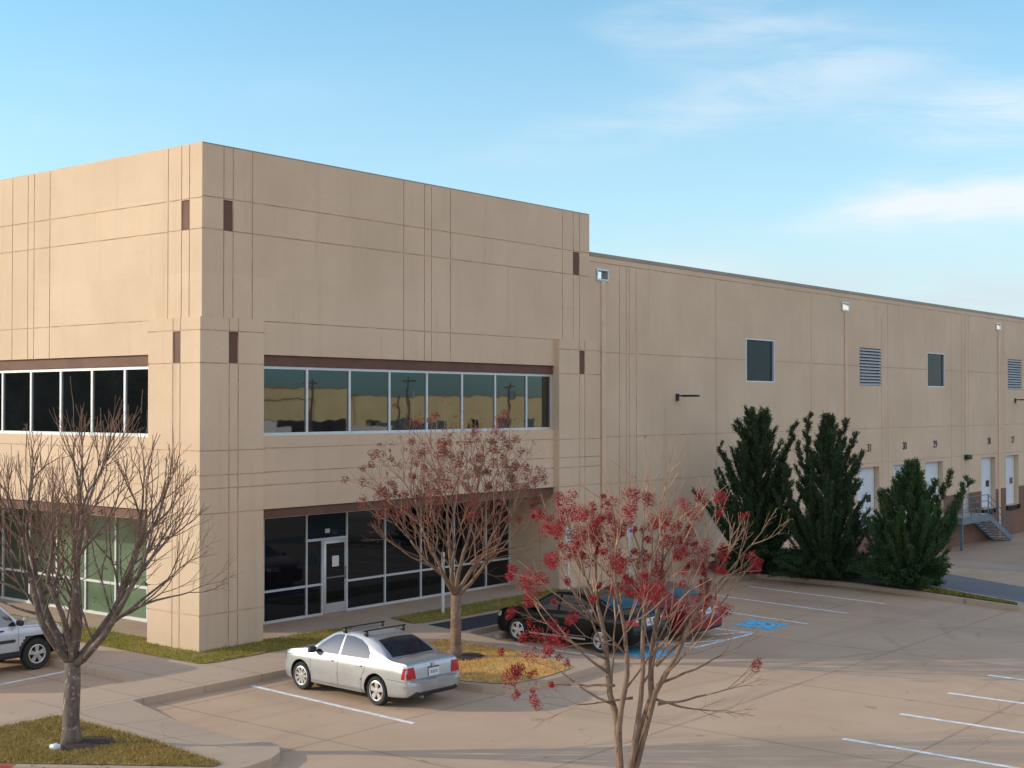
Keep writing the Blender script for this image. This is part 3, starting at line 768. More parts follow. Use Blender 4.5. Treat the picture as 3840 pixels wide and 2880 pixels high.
L5=[(20.95,-9.3),(20.4,-10.97),(19.82,-12.73),(20.27,-12.5),(21.9,-9.4)]
lawn(L5,'turf','grass_green',2500,.05,8,'strip of green grass at the tip of the cedar bed')
def litter(n,x0,y0,x1,y1,poly,seed,label):
    rnd=random.Random(seed);mb=MB();k=0
    while k<n:
        p=(rnd.uniform(x0,x1),rnd.uniform(y0,y1));k+=1
        z=.05 if inside(p,poly) else .006
        if not inside(p,poly) and rnd.random()<.6: continue
        a=rnd.uniform(0,6.28);s=rnd.uniform(.02,.045);t=rnd.uniform(-.02,.02)
        c,d=cos(a)*s,sin(a)*s
        mb.quad([(p[0]-c,p[1]-d,z),(p[0]+d*.5,p[1]-c*.5,z+.012+t*.3),(p[0]+c,p[1]+d,z+.006),(p[0]-d*.5,p[1]+c*.5,z+.014)])
    o=mb.build('fallen_leaves',M['leaf_dry']);o['kind']='stuff';o['label']=label;o['category']='fallen leaves'
M['leaf_dry']=blade('dry_leaf',((.20,.11,.05),(.28,.16,.07),(.14,.08,.045)),1.0,trans=.1)
litter(260,-8.6,-8.6,-6.12,-3.5,L3,21,'dry brown leaves scattered over the grass around the bare tree')
litter(160,1.2,-8.2,4.7,-3.5,L4,22,'dry brown leaves scattered over the golden grass island')
litter(110,-1.1,-1.4,4.4,-.2,L1,23,'dry brown leaves on the lawn strip by the corner pier')
# mulch rings
def ring(x,y,rx,ry,label):
    rnd=random.Random(int(x*10));poly=[(x+rx*cos(t)*(1+rnd.uniform(-.12,.12)),y+ry*sin(t)*(1+rnd.uniform(-.12,.12))) for t in [2*pi*i/22 for i in range(22)]]
    mb=MB();n=len(poly)
    for i in range(n): mb.quad([(x,y,.07),(*poly[i],.018),(*poly[(i+1)%n],.018)])
    struct(mb.build('mulch_ring',M['soil'],fixn=True),label,'mulch')
ring(-7.0,-5.72,.55,.50,'dark bark mulch ring at the foot of the bare tree')
ring(3.3,-5.5,.55,.5,'dark bark mulch ring at the foot of the maroon crape myrtle')
tag(bevel_box('valve_cap',.15,.15,.10,.03,M['signwhite'],None,(-7.56,-5.67,.06)),'small white valve cap in the mulch at the foot of the bare tree','valve cap')
# wheel stops
def wheel_stop(x,y,label):
    bm=bmesh.new();prof=[(-.08,0),(.08,0),(.055,.12),(-.055,.12)]
    v=[[bm.verts.new((sx,py,pz)) for py,pz in prof] for sx in (-.9,.9)]
    for i in range(4): bm.faces.new((v[0][i],v[0][(i+1)%4],v[1][(i+1)%4],v[1][i]))
    bm.faces.new(v[0]);bm.faces.new(v[1]);bmesh.ops.recalc_face_normals(bm,faces=bm.faces)
    bmesh.ops.bevel(bm,geom=bm.edges[:],offset=.012,segments=1,affect='EDGES')
    me=bpy.data.meshes.new('wheel_stop');bm.to_mesh(me);bm.free();me.materials.append(M['kerb'])
    o=link('wheel_stop',me);o.location=(x,y,LOT);return tag(o,label,'wheel stop')
wheel_stop(7.25,-3.95,'pale concrete wheel stop under the nose of the black sedan')
# sign posts
def sign(x,y,h,label,kind,rz=0):
    t=thing({'a':'accessible_parking_sign','n':'notice_sign','p':'sign_post'}[kind],label,'sign',(x,y,0),rz,'white sign posts along the entrance wall')
    mb=MB();mb.box(-.045,-.02,-.05,.045,.02,h-.02);mb.build('post',M['post'],t)
    if kind=='p': return t
    p=bevel_box('sign_panel',.31,.012,.46,.004,M['signwhite'],t,(0,-.028,h-.23),1)
    if kind=='a':
        mb=MB();mb.box(-.10,-.039,h-.36,.10,-.0345,h-.16);mb.build('blue_square',M['signblue'],p)
        mb=MB();wheelchair(mb,Vector((-.09,-.0415,h-.355)),Vector((1,0,0)),Vector((0,0,1)),.18,0);mb.build('wheelchair_symbol',M['signwhite'],p)
        mb=MB();mb.box(-.10,-.039,h-.115,.10,-.0345,h-.055);mb.build('blue_strip',M['signblue'],p)
    else:
        mb=MB();mb.box(-.04,-.039,h-.27,.07,-.0345,h-.17);mb.build('blue_square',M['signblue'],p)
    return t
sign(14.12,-.52,1.98,'white post with blue and white accessible parking sign against the end pier','a')
sign(7.98,-.66,1.75,'bare white sign post standing in the lawn strip behind the maroon crape myrtle','p')
sign(17.6,-.52,1.86,'white sign post with small blue and white sign on the warehouse wall side','n')
# ---------------------------------------------- dock stair with railings
ST=thing('dock_stair','blue grey steel landing and stair with pipe railings below the dock doors','stair')
mb=MB();mb.box(46.6,-1.08,.17,50.3,-.004,.235);mb.build('landing',M['galv'],ST)
mb=MB();mb.box(46.6,-1.12,.0-.12,50.3,-1.083,.235);mb.box(46.56,-1.12,-.12,46.598,-.004,.235)
mb.build('fascia',M['steel'],ST)
z0,z1,x0,x1=.2,-1.43,50.3,53.9;ns=9
for y in (-1.10,-.06):
    mb=MB();mb.bar((x0-.05,y,z0-.1),(x1,y,z1+.05),.05,.30);mb.build('stringer',M['steel'],ST)
for k in range(ns):
    x=x0+(k+.5)*(x1-x0)/ns;z=z0-(k+1)*(z0-z1)/(ns+.5)
    mb=MB();mb.box(x-.19,-1.07,z,x+.21,-.09,z+.05);mb.build('tread',M['galv'],ST)
for y in (-1.10,):
    for hz in (.36,.68,1.0):
        mb=MB();mb.tube([(46.6,y,.23+hz),(50.3,y,.23+hz)],.022,6);mb.build('handrail',M['steel'],ST)
for y in (-1.10,-.08):
    for hz in (.3,.65,.98):
        mb=MB();mb.tube([(50.3,y,.23+hz),(x1-.1,y,z1+.1+hz)],.022,6);mb.build('handrail',M['steel'],ST)
    for k in range(4):
        t=k/3;x=x0+(x1-.1-x0)*t;z=z0+(z1+.1-z0)*t
        mb=MB();mb.tube([(x,y,z-.1),(x,y,z+1.0)],.025,6);mb.build('baluster',M['steel'],ST)
for k in range(4):
    x=46.65+k*1.2;mb=MB();mb.tube([(x,-1.10,.2),(x,-1.10,1.23)],.025,6);mb.build('baluster',M['steel'],ST)
mb=MB();mb.box(46.7,-1.06,-1.5,46.82,-.94,-.12);mb.build('leg',M['steel'],ST)
# ------------------------------------------------------------------- trees
def bark(name,a,b,c,sc=7):
    m,nt,p=nodes_of(name);co=coords(nt)
    base=mixc(nt,ramp(nt,noise(nt,co,sc,4,.6,(1,1,.45)),.35,.65),a,b)
    base=mixc(nt,ramp(nt,noise(nt,co,sc*2.7,3,.6,(1,1,.7)),.58,.68),base,c)
    nt.links.new(base,p.inputs['Base Color']);p.inputs['Roughness'].default_value=.9
    bump(nt,p,noise(nt,co,sc*6,3),.6,.012);return m
M['bark_grey']=bark('grey_bark',(.105,.075,.06),(.175,.13,.105),(.36,.31,.27))
M['bark_tan']=bark('tan_smooth_bark',(.165,.105,.072),(.25,.165,.115),(.085,.058,.043))
M['twig']=simple('brown_twig_bark',(.21,.118,.082),.85,var=.25,scale=3)
M['twig_red']=simple('red_brown_twig_bark',(.27,.135,.09),.85,var=.25,scale=3)
M['twig_tan']=simple('tan_twig_bark',(.36,.22,.145),.85,var=.2,scale=3)
M['leaf_brown']=blade('brown_old_leaf',((.10,.065,.03),(.07,.06,.025),(.13,.09,.04)),2)
M['leaf_red']=blade('red_seed_cluster',((.34,.030,.045),(.25,.022,.038),(.43,.055,.055)),1.5)
M['leaf_maroon']=blade('maroon_seed_cluster',((.25,.07,.06),(.17,.05,.048),(.32,.10,.08)),1.5)
M['cedar']=blade('cedar_green',((.052,.092,.036),(.080,.125,.045),(.036,.070,.034)),.8,.75,.12)
M['cedar2']=blade('cedar_bright_green',((.062,.122,.038),(.10,.160,.050),(.042,.09,.038)),.8,.75,.12)
M['cedar_tip']=blade('cedar_dry_tip',((.10,.075,.045),(.075,.065,.03),(.12,.09,.06)),.8,.85,.1)

def path(rnd,p,q,n,wob,sag=0.0):
    """wandering line from p to q"""
    p=Vector(p);q=Vector(q);L=(q-p).length;out=[p]
    a=Vector((rnd.gauss(0,1),rnd.gauss(0,1),rnd.gauss(0,.5)))*wob*L
    for i in range(1,n):
        t=i/n
        out.append(p.lerp(q,t)+a*sin(pi*t)+Vector((rnd.gauss(0,1),rnd.gauss(0,1),rnd.gauss(0,1)))*wob*.35*L*(.4 if n>4 else .6)+Vector((0,0,sag*sin(pi*t)*L)))
    out.append(q);return out
def at_path(pts,t):
    n=len(pts)-1;f=min(max(t,0),.9999)*n;i=int(f)
    return pts[i].lerp(pts[i+1],f-i),(pts[i+1]-pts[i]).normalized()
def shoot(rnd,p,d,L,up,n=4,wob=.12):
    """twig that leaves along d and bends upwards"""
    pts=[p.copy()];d=d.normalized();pp=p.copy()
    for i in range(n):
        d=(d+Vector((rnd.gauss(0,wob),rnd.gauss(0,wob),up*.5+rnd.gauss(0,wob*.6)))).normalized()
        pp=pp+d*(L/n);pts.append(pp.copy())
    return pts
def side_dir(rnd,d,ang):
    o=d.orthogonal().normalized();o=Matrix.Rotation(rnd.uniform(0,2*pi),3,d)@o
    return (d*cos(ang)+o*sin(ang)).normalized()
class Tree:
    def __init__(s,seed): s.r=random.Random(seed);s.big=MB();s.tw=MB();s.tips=[]
    def limb(s,pts,r0,r1,n=7): 
        m=len(pts)-1
        s.big.tube(pts,[r0+(r1-r0)*(i/m)**.8 for i in range(m+1)],n,cap=True)
    def twig(s,pts,r0,r1,n=4):
        m=len(pts)-1
        s.tw.tube(pts,[r0+(r1-r0)*i/m for i in range(m+1)],n,cap=False)
    def dress(s,pts,r0,levels,up,dens=1.0,t0=.25,ln=1.0,tip=True):
        """secondary, tertiary and fine shoots along a limb"""
        r=s.r;L=sum((pts[i+1]-pts[i]).length for i in range(len(pts)-1))
        n1=max(2,int(L*3.3*dens))
        for i in range(n1):
            t=t0+(1-t0)*((i+r.random())/n1);p,d=at_path(pts,t)
            l=ln*r.uniform(.5,1.15)*(1.15-.55*t)*min(1.1,.45+L*.25)
            a=shoot(r,p,side_dir(r,d,radians(r.uniform(28,62))),l,up,5,.10)
            ra=r0*(1-.65*t)*.30+.003
            s.twig(a,ra,.0038,5)
            s.tips.append(a[-1])
            n2=max(2,int(l*7*dens))
            for j in range(n2):
                t2=.22+.78*((j+r.random())/n2);p2,d2=at_path(a,t2)
                l2=l*r.uniform(.25,.6)
                b=shoot(r,p2,side_dir(r,d2,radians(r.uniform(25,60))),l2,up*.8,4,.13)
                s.twig(b,ra*.42+.0012,.0026,4);s.tips.append(b[-1])
                if levels>2:
                    for k in range(max(1,int(l2*7*dens))):
                        p3,d3=at_path(b,r.uniform(.2,.95))
                        c=shoot(r,p3,side_dir(r,d3,radians(r.uniform(30,65))),l2*r.uniform(.25,.6),up*.6,3,.16)
                        s.twig(c,.0036,.0024,3);s.tips.append(c[-1])
def fork(T,p,d,L,r,depth,up,spread,ratio=.80,shrink=.66,wob=.10,sides=1.0):
    """a branch that wanders, throws side shoots and divides at its end"""
    R=T.r;pts=[p.copy()];q=p.copy();d=d.normalized();n=4 if L>.3 else 3
    for i in range(n):
        d=(d+Vector((R.gauss(0,wob),R.gauss(0,wob),R.gauss(0,wob*.6)+up/n))).normalized()
        q=q+d*(L/n);pts.append(q.copy())
    r1=max(r*.78,.0022)
    if r>.012: T.limb(pts,r,r1,7 if r>.03 else 6)
    else: T.twig(pts,r,r1,5 if r>.006 else 3)
    if depth<=0 or r<.0030:
        T.tips.append(q);return
    for k in range(int(R.random()<.55*sides)+int(R.random()<.6*sides)+(1 if sides>1.3 else 0)):
        t=R.uniform(.25,.9);pp,dd=at_path(pts,t)
        fork(T,pp,side_dir(R,dd,radians(R.uniform(28,58))),L*R.uniform(.45,.8),max(.0028,r*.42),max(0,depth-2),up*1.1,spread,ratio,shrink,wob*1.1,sides)
    m=2 if R.random()<.78 else 3
    o=d.orthogonal().normalized();o=Matrix.Rotation(R.uniform(0,2*pi),3,d)@o
    for k in range(m):
        a=radians(spread*R.uniform(.5,1.25))*(1 if k else .6)
        v=Matrix.Rotation(2*pi*k/m+R.uniform(-.5,.5),3,d)@o
        fork(T,q,d*cos(a)+v*sin(a),L*ratio*R.uniform(.8,1.15),max(.0026,r*shrink*R.uniform(.85,1.1)),depth-1,up,spread,ratio,shrink,wob,sides)
def clump(mb,rnd,c,R,n,s,flat=1.0):
    for i in range(n):
        while True:
            v=Vector((rnd.uniform(-1,1),rnd.uniform(-1,1),rnd.uniform(-1,1)))
            if v.length<1: break
        v.z*=flat
        p=c+v*R
        a=Vector((rnd.gauss(0,1),rnd.gauss(0,1),rnd.gauss(0,1))).normalized();b=a.orthogonal().normalized()
        l=s*rnd.uniform(.6,1.4);w=l*rnd.uniform(.3,.55)
        mb.quad([p-a*l-b*w*.2,p+b*w,p+a*l+b*w*.2,p-b*w])

# the bare tree in the near island
t=thing('bare_tree','leafless grey barked tree with few brown leaves on the near left grass island','tree',(-7.14,-5.5,0),0)
T1=Tree(11);B=Vector((-7.14,-5.5,0));rel=lambda p:Vector(p)-B
tr=[Vector((0,0,-.05)),Vector((.005,0,.12)),Vector((.0,.01,.5)),Vector((.015,-.01,1.0)),Vector((.02,-.0,1.42))]
T1.limb(tr,.165,.132,12)
T1.big.tube([Vector((0,0,-.05)),Vector((0,0,.10)),Vector((.003,0,.32))],[.205,.175,.148],12)
fk=Vector((.02,0,1.36))
dep=lambda k:Vector((cos(YAW),sin(YAW),0))*k
L=[((-7.62,-4.9,3.18),.25,(-8.0,-4.45,4.75),.10),((-7.50,-5.05,3.05),-.45,(-7.75,-4.75,5.0),.085),((-7.22,-5.4,3.25),.5,(-7.15,-5.5,5.25),.09),
   ((-7.02,-5.65,3.4),-.25,(-6.85,-5.85,5.45),.095),((-6.62,-6.15,2.75),.35,(-6.15,-6.7,4.75),.10),((-6.55,-6.25,2.35),-.6,(-5.75,-7.25,4.2),.095),((-7.2,-5.4,2.9),-.9,(-7.05,-5.6,4.7),.075)]
for m1,dk,m2,r0 in L:
    a=rel(m1)+dep(dk);b=rel(m2)+dep(dk*1.9);r0*=.86
    p1=path(T1.r,fk,a,6,.045);T1.limb(p1,r0,r0*.60,9)
    d=(b-a).normalized();e=(b-a).length
    fork(T1,a,d+Vector((0,0,.1)),e*.295,r0*.56,5,.22,25,.86,.65,.06,.62)
    for tt in (.45,.62,.8,.92):
        p,dd=at_path(p1,tt)
        fork(T1,p,(side_dir(T1.r,dd,radians(48))+Vector((0,0,.35))),e*.33,r0*.28,3,.22,26,.86,.65,.07,.62)
for m2 in ((-5.50,-7.5,2.95),(-5.62,-7.4,3.45),(-8.3,-4.1,3.3),(-8.2,-4.2,2.6)):   # low spreading side limbs
    a=rel((-6.75,-6.0,2.05)) if m2[0]>-7 else rel((-7.4,-5.15,2.2))
    c=path(T1.r,a,rel(m2).lerp(a,.45),5,.05,.03);T1.limb(c,.034,.016,6)
    fork(T1,c[-1],(c[-1]-c[-2]),.32,.015,4,.12,28,.85,.66,.09,.8)
hi=[q for q in T1.tips if q.z>4.1]
for i in range(40):                                                                 # straight water shoots above the crown
    q=T1.r.choice(hi);a=shoot(T1.r,q-Vector((0,0,.1)),Vector((0,0,1)),T1.r.uniform(.2,.5) if i>8 else T1.r.uniform(.5,.9),.25,4,.06);T1.twig(a,.0065,.004,4)
tm=T1.big.build('trunk',M['bark_grey'],t,True)
T1.tw.build('crown',M['twig'],t,True)
mb=MB()
for q in sorted(T1.tips,key=lambda q:(q-Vector((-.05,.0,2.6))).length)[:220]:
    if T1.r.random()<.35: clump(mb,T1.r,q,.05,4,.035)
mb.build('leaves',M['leaf_brown'],t)

# crape myrtle with maroon seed heads, in the golden island
t=thing('crape_myrtle','tan crape myrtle with dull maroon seed clusters on the golden grass island','tree',(3.17,-5.34,0),0,'crape myrtles in the lot islands')
T2=Tree(23);B=Vector((3.17,-5.34,0))
tr=[Vector((0,0,-.05)),Vector((0,.0,.4)),Vector((.01,0,.9)),Vector((.01,.0,1.45))]
T2.limb(tr,.135,.12,12);T2.big.tube([Vector((0,0,-.05)),Vector((0,0,.1)),Vector((0,0,.3))],[.18,.15,.133],12)
fk=Vector((.01,0,1.4))
L=[((2.72,-4.8,2.2),.2,(1.85,-3.75,3.8),.075),((2.85,-4.95,2.5),-.5,(2.1,-4.0,4.6),.07),((3.05,-5.2,2.8),.5,(2.75,-4.85,5.1),.07),
   ((3.35,-5.55,2.7),-.2,(3.5,-5.75,5.2),.075),((3.6,-5.85,2.4),.4,(4.2,-6.6,4.5),.075),((3.65,-5.9,2.3),-.5,(4.5,-7.0,3.9),.07),((3.2,-5.35,2.6),-.9,(3.2,-5.3,4.6),.06)]
tops2=[]
for m1,dk,m2,r0 in L:
    a=rel(m1)+dep(dk);b=rel(m2)+dep(dk*1.9);r0*=.82
    p1=path(T2.r,fk,a,5,.05);T2.limb(p1,r0,r0*.60,8)
    e=(b-a).length;d=(b-a).normalized()
    fork(T2,a,d+Vector((0,0,.05)),e*.30,r0*.56,5,.15,30,.85,.65,.08,.8)
    for tt in (.5,.75,.95):
        p,dd=at_path(p1,tt)
        fork(T2,p,side_dir(T2.r,dd,radians(45))+Vector((0,0,.3)),e*.28,r0*.30,3,.15,30,.85,.65,.08,.8)
for m2 in ((4.35,-6.85,2.75),(2.05,-4.0,2.75),(4.5,-6.9,3.2)):
    p0=rel((3.4,-5.6,2.2)) if m2[0]>3 else rel((2.85,-4.95,2.1))
    c=path(T2.r,p0,rel(m2).lerp(p0,.4),5,.05);T2.limb(c,.032,.016,6);fork(T2,c[-1],c[-1]-c[-2],.32,.015,4,.08,30,.84,.66,.10,.9)
cand=[q for q in T2.tips if q.z>3.3]
for i in range(14):
    q=T2.r.choice(cand);a=shoot(T2.r,q,Vector((0,0,1)),T2.r.uniform(.5,1.3),.25,4,.05);T2.twig(a,.007,.004,4);tops2.append(a[-1])
T2.big.build('trunk',M['bark_tan'],t,True);T2.tw.build('crown',M['twig_red'],t,True)
mb=MB()
for q in T2.r.sample(cand,min(300,len(cand)))+tops2[:4]: clump(mb,T2.r,q,T2.r.uniform(.04,.11),T2.r.randint(10,34),.022)
big2=T2.r.sample([q for q in cand if q.z>3.2],140)
for q in big2: clump(mb,T2.r,q,T2.r.uniform(.08,.15),T2.r.randint(60,120),.025)
mb.build('seed_clusters',M['leaf_maroon'],t)

# crape myrtle with bright red seed heads, nearest the camera
B=Vector((-3.1,-14.3,LOT))
t=thing('crape_myrtle','many stemmed crape myrtle with bright red seed clusters standing in the near parking lot','tree',B,0,'crape myrtles in the lot islands')
T3=Tree(37)
S=[((-3.18,-14.2,1.07),(-3.27,-14.09,2.1),(-3.6,-13.7,4.55),.2,.078),((-3.12,-14.25,1.2),(-3.1,-14.3,2.2),(-3.25,-14.15,4.7),-.35,.066),
   ((-2.82,-14.65,1.3),(-2.78,-14.7,2.3),(-2.55,-15.0,4.75),.25,.078),((-2.95,-14.5,1.3),(-2.92,-14.5,2.4),(-2.85,-14.6,4.8),-.3,.06),((-2.80,-14.68,1.4),(-2.45,-15.1,2.5),(-1.85,-15.85,4.2),-.1,.066)]
limbs3=[]
for i,(m0,m1,m2,dk,r0) in enumerate(S):
    b0=Vector(((-.02,.02,0) if i<2 else (.03,-.04,0)))+dep(dk*.12)+Vector((0,0,-.02))
    a=rel(m0)+dep(dk*.5);b=rel(m1)+dep(dk);c=rel(m2)+dep(dk*1.8)
    p=path(T3.r,b0,a,4,.025)+path(T3.r,a,b,4,.035)[1:]
    T3.limb(p,r0*.9,r0*.50,9)
    e=(c-b).length
    fork(T3,b,(c-b).normalized(),e*.25,r0*.50,5,.13,25,.86,.67,.06,.6)
    for tt in (.62,.9):
        q,dd=at_path(p,tt)
        fork(T3,q,side_dir(T3.r,dd,radians(40))+Vector((0,0,.25)),e*.29,r0*.28,3,.13,26,.85,.66,.07,.55)
for a,m2 in (((-3.2,-14.2,1.2),(-3.85,-13.35,1.75)),((-3.25,-14.1,1.7),(-4.12,-13.05,3.0)),((-3.25,-14.1,1.9),(-4.0,-13.2,2.45)),((-2.8,-14.7,1.5),(-2.0,-15.65,2.05)),((-2.8,-14.7,1.8),(-1.75,-15.95,3.25)),((-2.6,-14.95,2.3),(-1.58,-16.2,4.3)),((-2.6,-14.95,2.2),(-1.72,-16.0,3.8)),((-3.0,-14.4,1.3),(-3.6,-13.7,1.2)),((-2.8,-14.65,1.3),(-2.2,-15.4,1.0)),((-3.2,-14.2,1.5),(-3.95,-13.3,1.45)),((-2.75,-14.7,1.2),(-1.95,-15.7,1.5))):
    p0=rel(a);g=path(T3.r,p0,(rel(m2)+dep(T3.r.uniform(-.4,.4))).lerp(p0,.42),5,.05,-.03 if m2[2]<2.2 else 0)
    T3.limb(g,.026,.014,6);fork(T3,g[-1],g[-1]-g[-2],.34,.013,3,.12,24,.86,.66,.08,.6)
T3.big.build('trunk',M['bark_tan'],t,True);T3.tw.build('crown',M['twig_tan'],t,True)
mb=MB();right=Vector((sin(YAW),-cos(YAW),0));r=T3.r
cand=[q for q in T3.tips if q.z>1.3];done=[]
goal=150
tries=0
while len(done)<goal and tries<20000:
    tries+=1
    q=r.choice(cand);u=q.dot(right)
    w=(0 if q.z>4.75 else 1.0 if u<.35 else .34 if u<1.5 else .10)*(1 if 2.0<q.z<4.3 else .8 if q.z<=2.0 else .22)
    if r.random()>w or any((q-k).length<.185 for k in done): continue
    done.append(q)
    R=r.choice((.06,.08,.10,.12,.14,.17));n=int(90+9500*R*R)
    for k in range(2):
        c=q+Vector((r.gauss(0,R*.35),r.gauss(0,R*.35),r.gauss(0,R*.5)-R*.3))
        clump(mb,r,c,R*r.uniform(.7,.95),n//2,.019)
for i in range(90):
    q=r.choice(cand)
    if q.dot(right)<.6: clump(mb,r,q,.03,8,.016)
mb.build('seed_clusters',M['leaf_red'],t)

def pchip(tab):
    xs=[t[0] for t in tab];ys=[t[1] for t in tab];n=len(xs)
    h=[xs[i+1]-xs[i] for i in range(n-1)];dl=[(ys[i+1]-ys[i])/h[i] for i in range(n-1)]
    m=[dl[0]]+[0 if dl[i-1]*dl[i]<=0 else 2*dl[i-1]*dl[i]/(dl[i-1]+dl[i]) for i in range(1,n-1)]+[dl[-1]]
    def f(x):
        if x<=xs[0]:return ys[0]
        if x>=xs[-1]:return ys[-1]
        i=max(k for k in range(n-1) if xs[k]<=x);t=(x-xs[i])/h[i]
        return ys[i]*(1+2*t)*(1-t)**2+h[i]*m[i]*t*(1-t)**2+ys[i+1]*t*t*(3-2*t)+h[i]*m[i+1]*t*t*(t-1)
    return f
# the three cedars
def cedar(label,base,H,env,leaders,seed,mats,nb=150,lean=(0,0),low=70):
    """upswept feathery boughs round a stem; env gives the reach of the boughs at each height, leaders are extra bare topped spires"""
    B=Vector((*base,0));t=thing('cedar_tree',label,'tree',B,0,'cedars beside the drive');rnd=random.Random(seed)
    tk=MB();fo=MB();reach=pchip(env)
    ax=[Vector((lean[0]*h/H,lean[1]*h/H,h)) for h in (0,H*.25,H*.5,H*.75,H*.97)]
    tk.tube([Vector((0,0,-.1))]+ax,[.19,.16,.12,.08,.045,.012],8)
    bob=[(rnd.uniform(0,6.28),rnd.randint(2,5),rnd.uniform(.06,.16)) for _ in range(5)]
    def leafy(pts,L,fat,dryness=0.0):
        m=int(24+L*125*fat)
        for k in range(m):
            u=.10+.90*((k+rnd.random())/m);p,d=at_path(pts,u)
            off=side_dir(rnd,d,radians(rnd.uniform(15,65)))
            sl=(.07+.27*fat*(1-u*.65))*rnd.uniform(.3,1.25)
            tipd=(d*.75+off*.95+Vector((0,0,.28))).normalized();o=p+Vector((rnd.gauss(0,.02),rnd.gauss(0,.02),rnd.gauss(0,.02)))
            for g in range(3):
                q=o+tipd*sl*(g/2.6);e=(tipd+Vector((rnd.gauss(0,.42),rnd.gauss(0,.42),rnd.gauss(.08,.35)))).normalized()
                sd=e.cross(Vector((rnd.gauss(0,1),rnd.gauss(0,1),rnd.gauss(0,1)))).normalized()
                l=rnd.uniform(.05,.13);w=rnd.uniform(.008,.019)
                fo.quad([q-sd*w*.6,q+e*l*.5-sd*w,q+e*l,q+e*l*.5+sd*w],1 if rnd.random()<dryness else 0)
    for k in range(-low,nb):
        f=((k+rnd.random())/nb)**1.12 if k>=0 else 0;h=.10+(H*.95-.10)*f if k>=0 else rnd.uniform(.08,.75);a=k*2.39996+rnd.uniform(-.4,.4)
        R=reach(h)*(1+sum(c*sin(n*a+s0+h*1.7) for s0,n,c in bob))*rnd.uniform(.78,1.10)*(1.22 if rnd.random()<.14 else 1)
        el=radians(rnd.uniform(36,60)) if h>.9 else radians(rnd.uniform(-4,20))
        h0=max(.1,h-R*math.tan(el)*.75);p0,_=at_path(ax,h0/(H*.97))
        pts=shoot(rnd,p0,Vector((cos(a)*cos(el),sin(a)*cos(el),sin(el)*.7)),R/cos(el)*.93,.28 if h>.75 else .03,5,.07)
        L=R/cos(el);tk.tube(pts,[.022*(1-i/5.5)+.003 for i in range(6)],4,cap=False)
        leafy(pts,L,.9 if R>.4 else .6,.10*(h/H)**3)
    for foot,tip,fat,dr in leaders:
        pts=path(rnd,Vector(foot)-B,Vector(tip)-B,6,.025);L=(pts[-1]-pts[0]).length
        tk.tube(pts,[.035*(1-i/6)+.004 for i in range(7)],5,cap=False)
        for k in range(int(L*9)):
            u=.25+.75*((k+rnd.random())/(L*9));p,d=at_path(pts,u)
            b=shoot(rnd,p,side_dir(rnd,d,radians(rnd.uniform(25,50))),(1-u*.72)*fat*rnd.uniform(.6,1.2)+.06,.35,4,.08)
            leafy(b,(1-u*.7)*fat,.55,dr*max(0,u-.35)*1.6)
    tk.build('trunk',M['bark_grey'],t,True)
    fo.build('crown',[M[mats],M['cedar_tip']],t)
cedar('dark cedar with rounded drooping top, leftmost of the three cedars',(22.15,-2.8),5.9,[(0,1.45),(.5,1.55),(1.5,1.5),(2.6,1.4),(3.6,1.15),(4.6,.75),(5.3,.5),(5.9,.12)],
 [((21.9,-2.4,2.0),(21.38,-1.85,4.35),.42,.05),((22.4,-3.1,2.4),(23.05,-3.9,5.1),.30,.35),((22.1,-2.8,3.0),(21.75,-2.3,5.15),.34,.1)],5,'cedar',230,(.07,-.1))
cedar('spiky dark cedar with dry brown leaders between the other two cedars',(22.05,-5.55),5.75,[(0,1.75),(.5,1.8),(1.4,1.72),(2.4,1.45),(3.2,1.05),(4.0,.62),(4.8,.32),(5.75,.08)],
 [((21.8,-5.3,2.0),(21.66,-5.1,5.45),.30,.5),((22.2,-5.7,2.2),(22.5,-6.1,5.35),.28,.55),((22.3,-5.9,1.6),(22.80,-6.5,4.25),.34,.4),((21.6,-5.0,1.2),(21.22,-4.52,3.7),.40,.15),((21.9,-5.3,2.0),(21.4,-4.8,4.5),.22,.7),((22.3,-5.8,2.0),(22.72,-6.35,4.85),.2,.7)],6,'cedar',240,(.05,-.1))
cedar('lower brighter green cedar with leaning outer spires, nearest the drive',(21.5,-8.6),4.2,[(0,1.1),(.4,1.3),(1.1,1.48),(1.8,1.42),(2.4,1.1),(3.0,.66),(3.6,.32),(4.2,.08)],
 [((21.3,-8.4,.8),(20.98,-7.98,3.05),.36,.1),((21.8,-8.95,.8),(22.12,-9.35,3.35),.34,.1),((21.9,-9.1,.6),(22.82,-10.2,3.40),.42,.08),((21.8,-9.0,.8),(22.45,-9.75,3.65),.34,.25),((21.9,-9.1,.3),(22.55,-9.9,2.4),.5,0)],7,'cedar2',215,(.15,-.2))
# -------------------------------------------------------------------- cars
def paint(name,col,metal,rough=.32,coat=.8,spec=.5):
    m,nt,p=nodes_of(name);co=coords(nt)
    n=noise(nt,co,2.2,4)
    nt.links.new(mixc(nt,ramp(nt,n,.3,.7),tuple(c*.93 for c in col),tuple(min(1,c*1.05) for c in col)),p.inputs['Base Color'])
    p.inputs['Metallic'].default_value=metal;p.inputs['Roughness'].default_value=rough
    p.inputs['Coat Weight'].default_value=coat;p.inputs['Coat Roughness'].default_value=.05
    p.inputs['Specular IOR Level'].default_value=spec
    return m
M['silver']=paint('silver_car_paint',(.44,.445,.45),.55,.36,.7)
M['silver2']=paint('pale_silver_paint',(.55,.57,.60),.5,.38,.6)
M['blackpaint']=paint('black_car_paint',(.004,.004,.005),.0,.30,.10,.22)
M['redpaint']=paint('dark_red_car_paint',(.26,.008,.018),.1,.38,.25)
M['autoglass']=glass('car_glass',(.018,.026,.034),2.2,.03)
M['tint']=glass('tinted_rear_glass',(.012,.011,.012),1.5,.06)
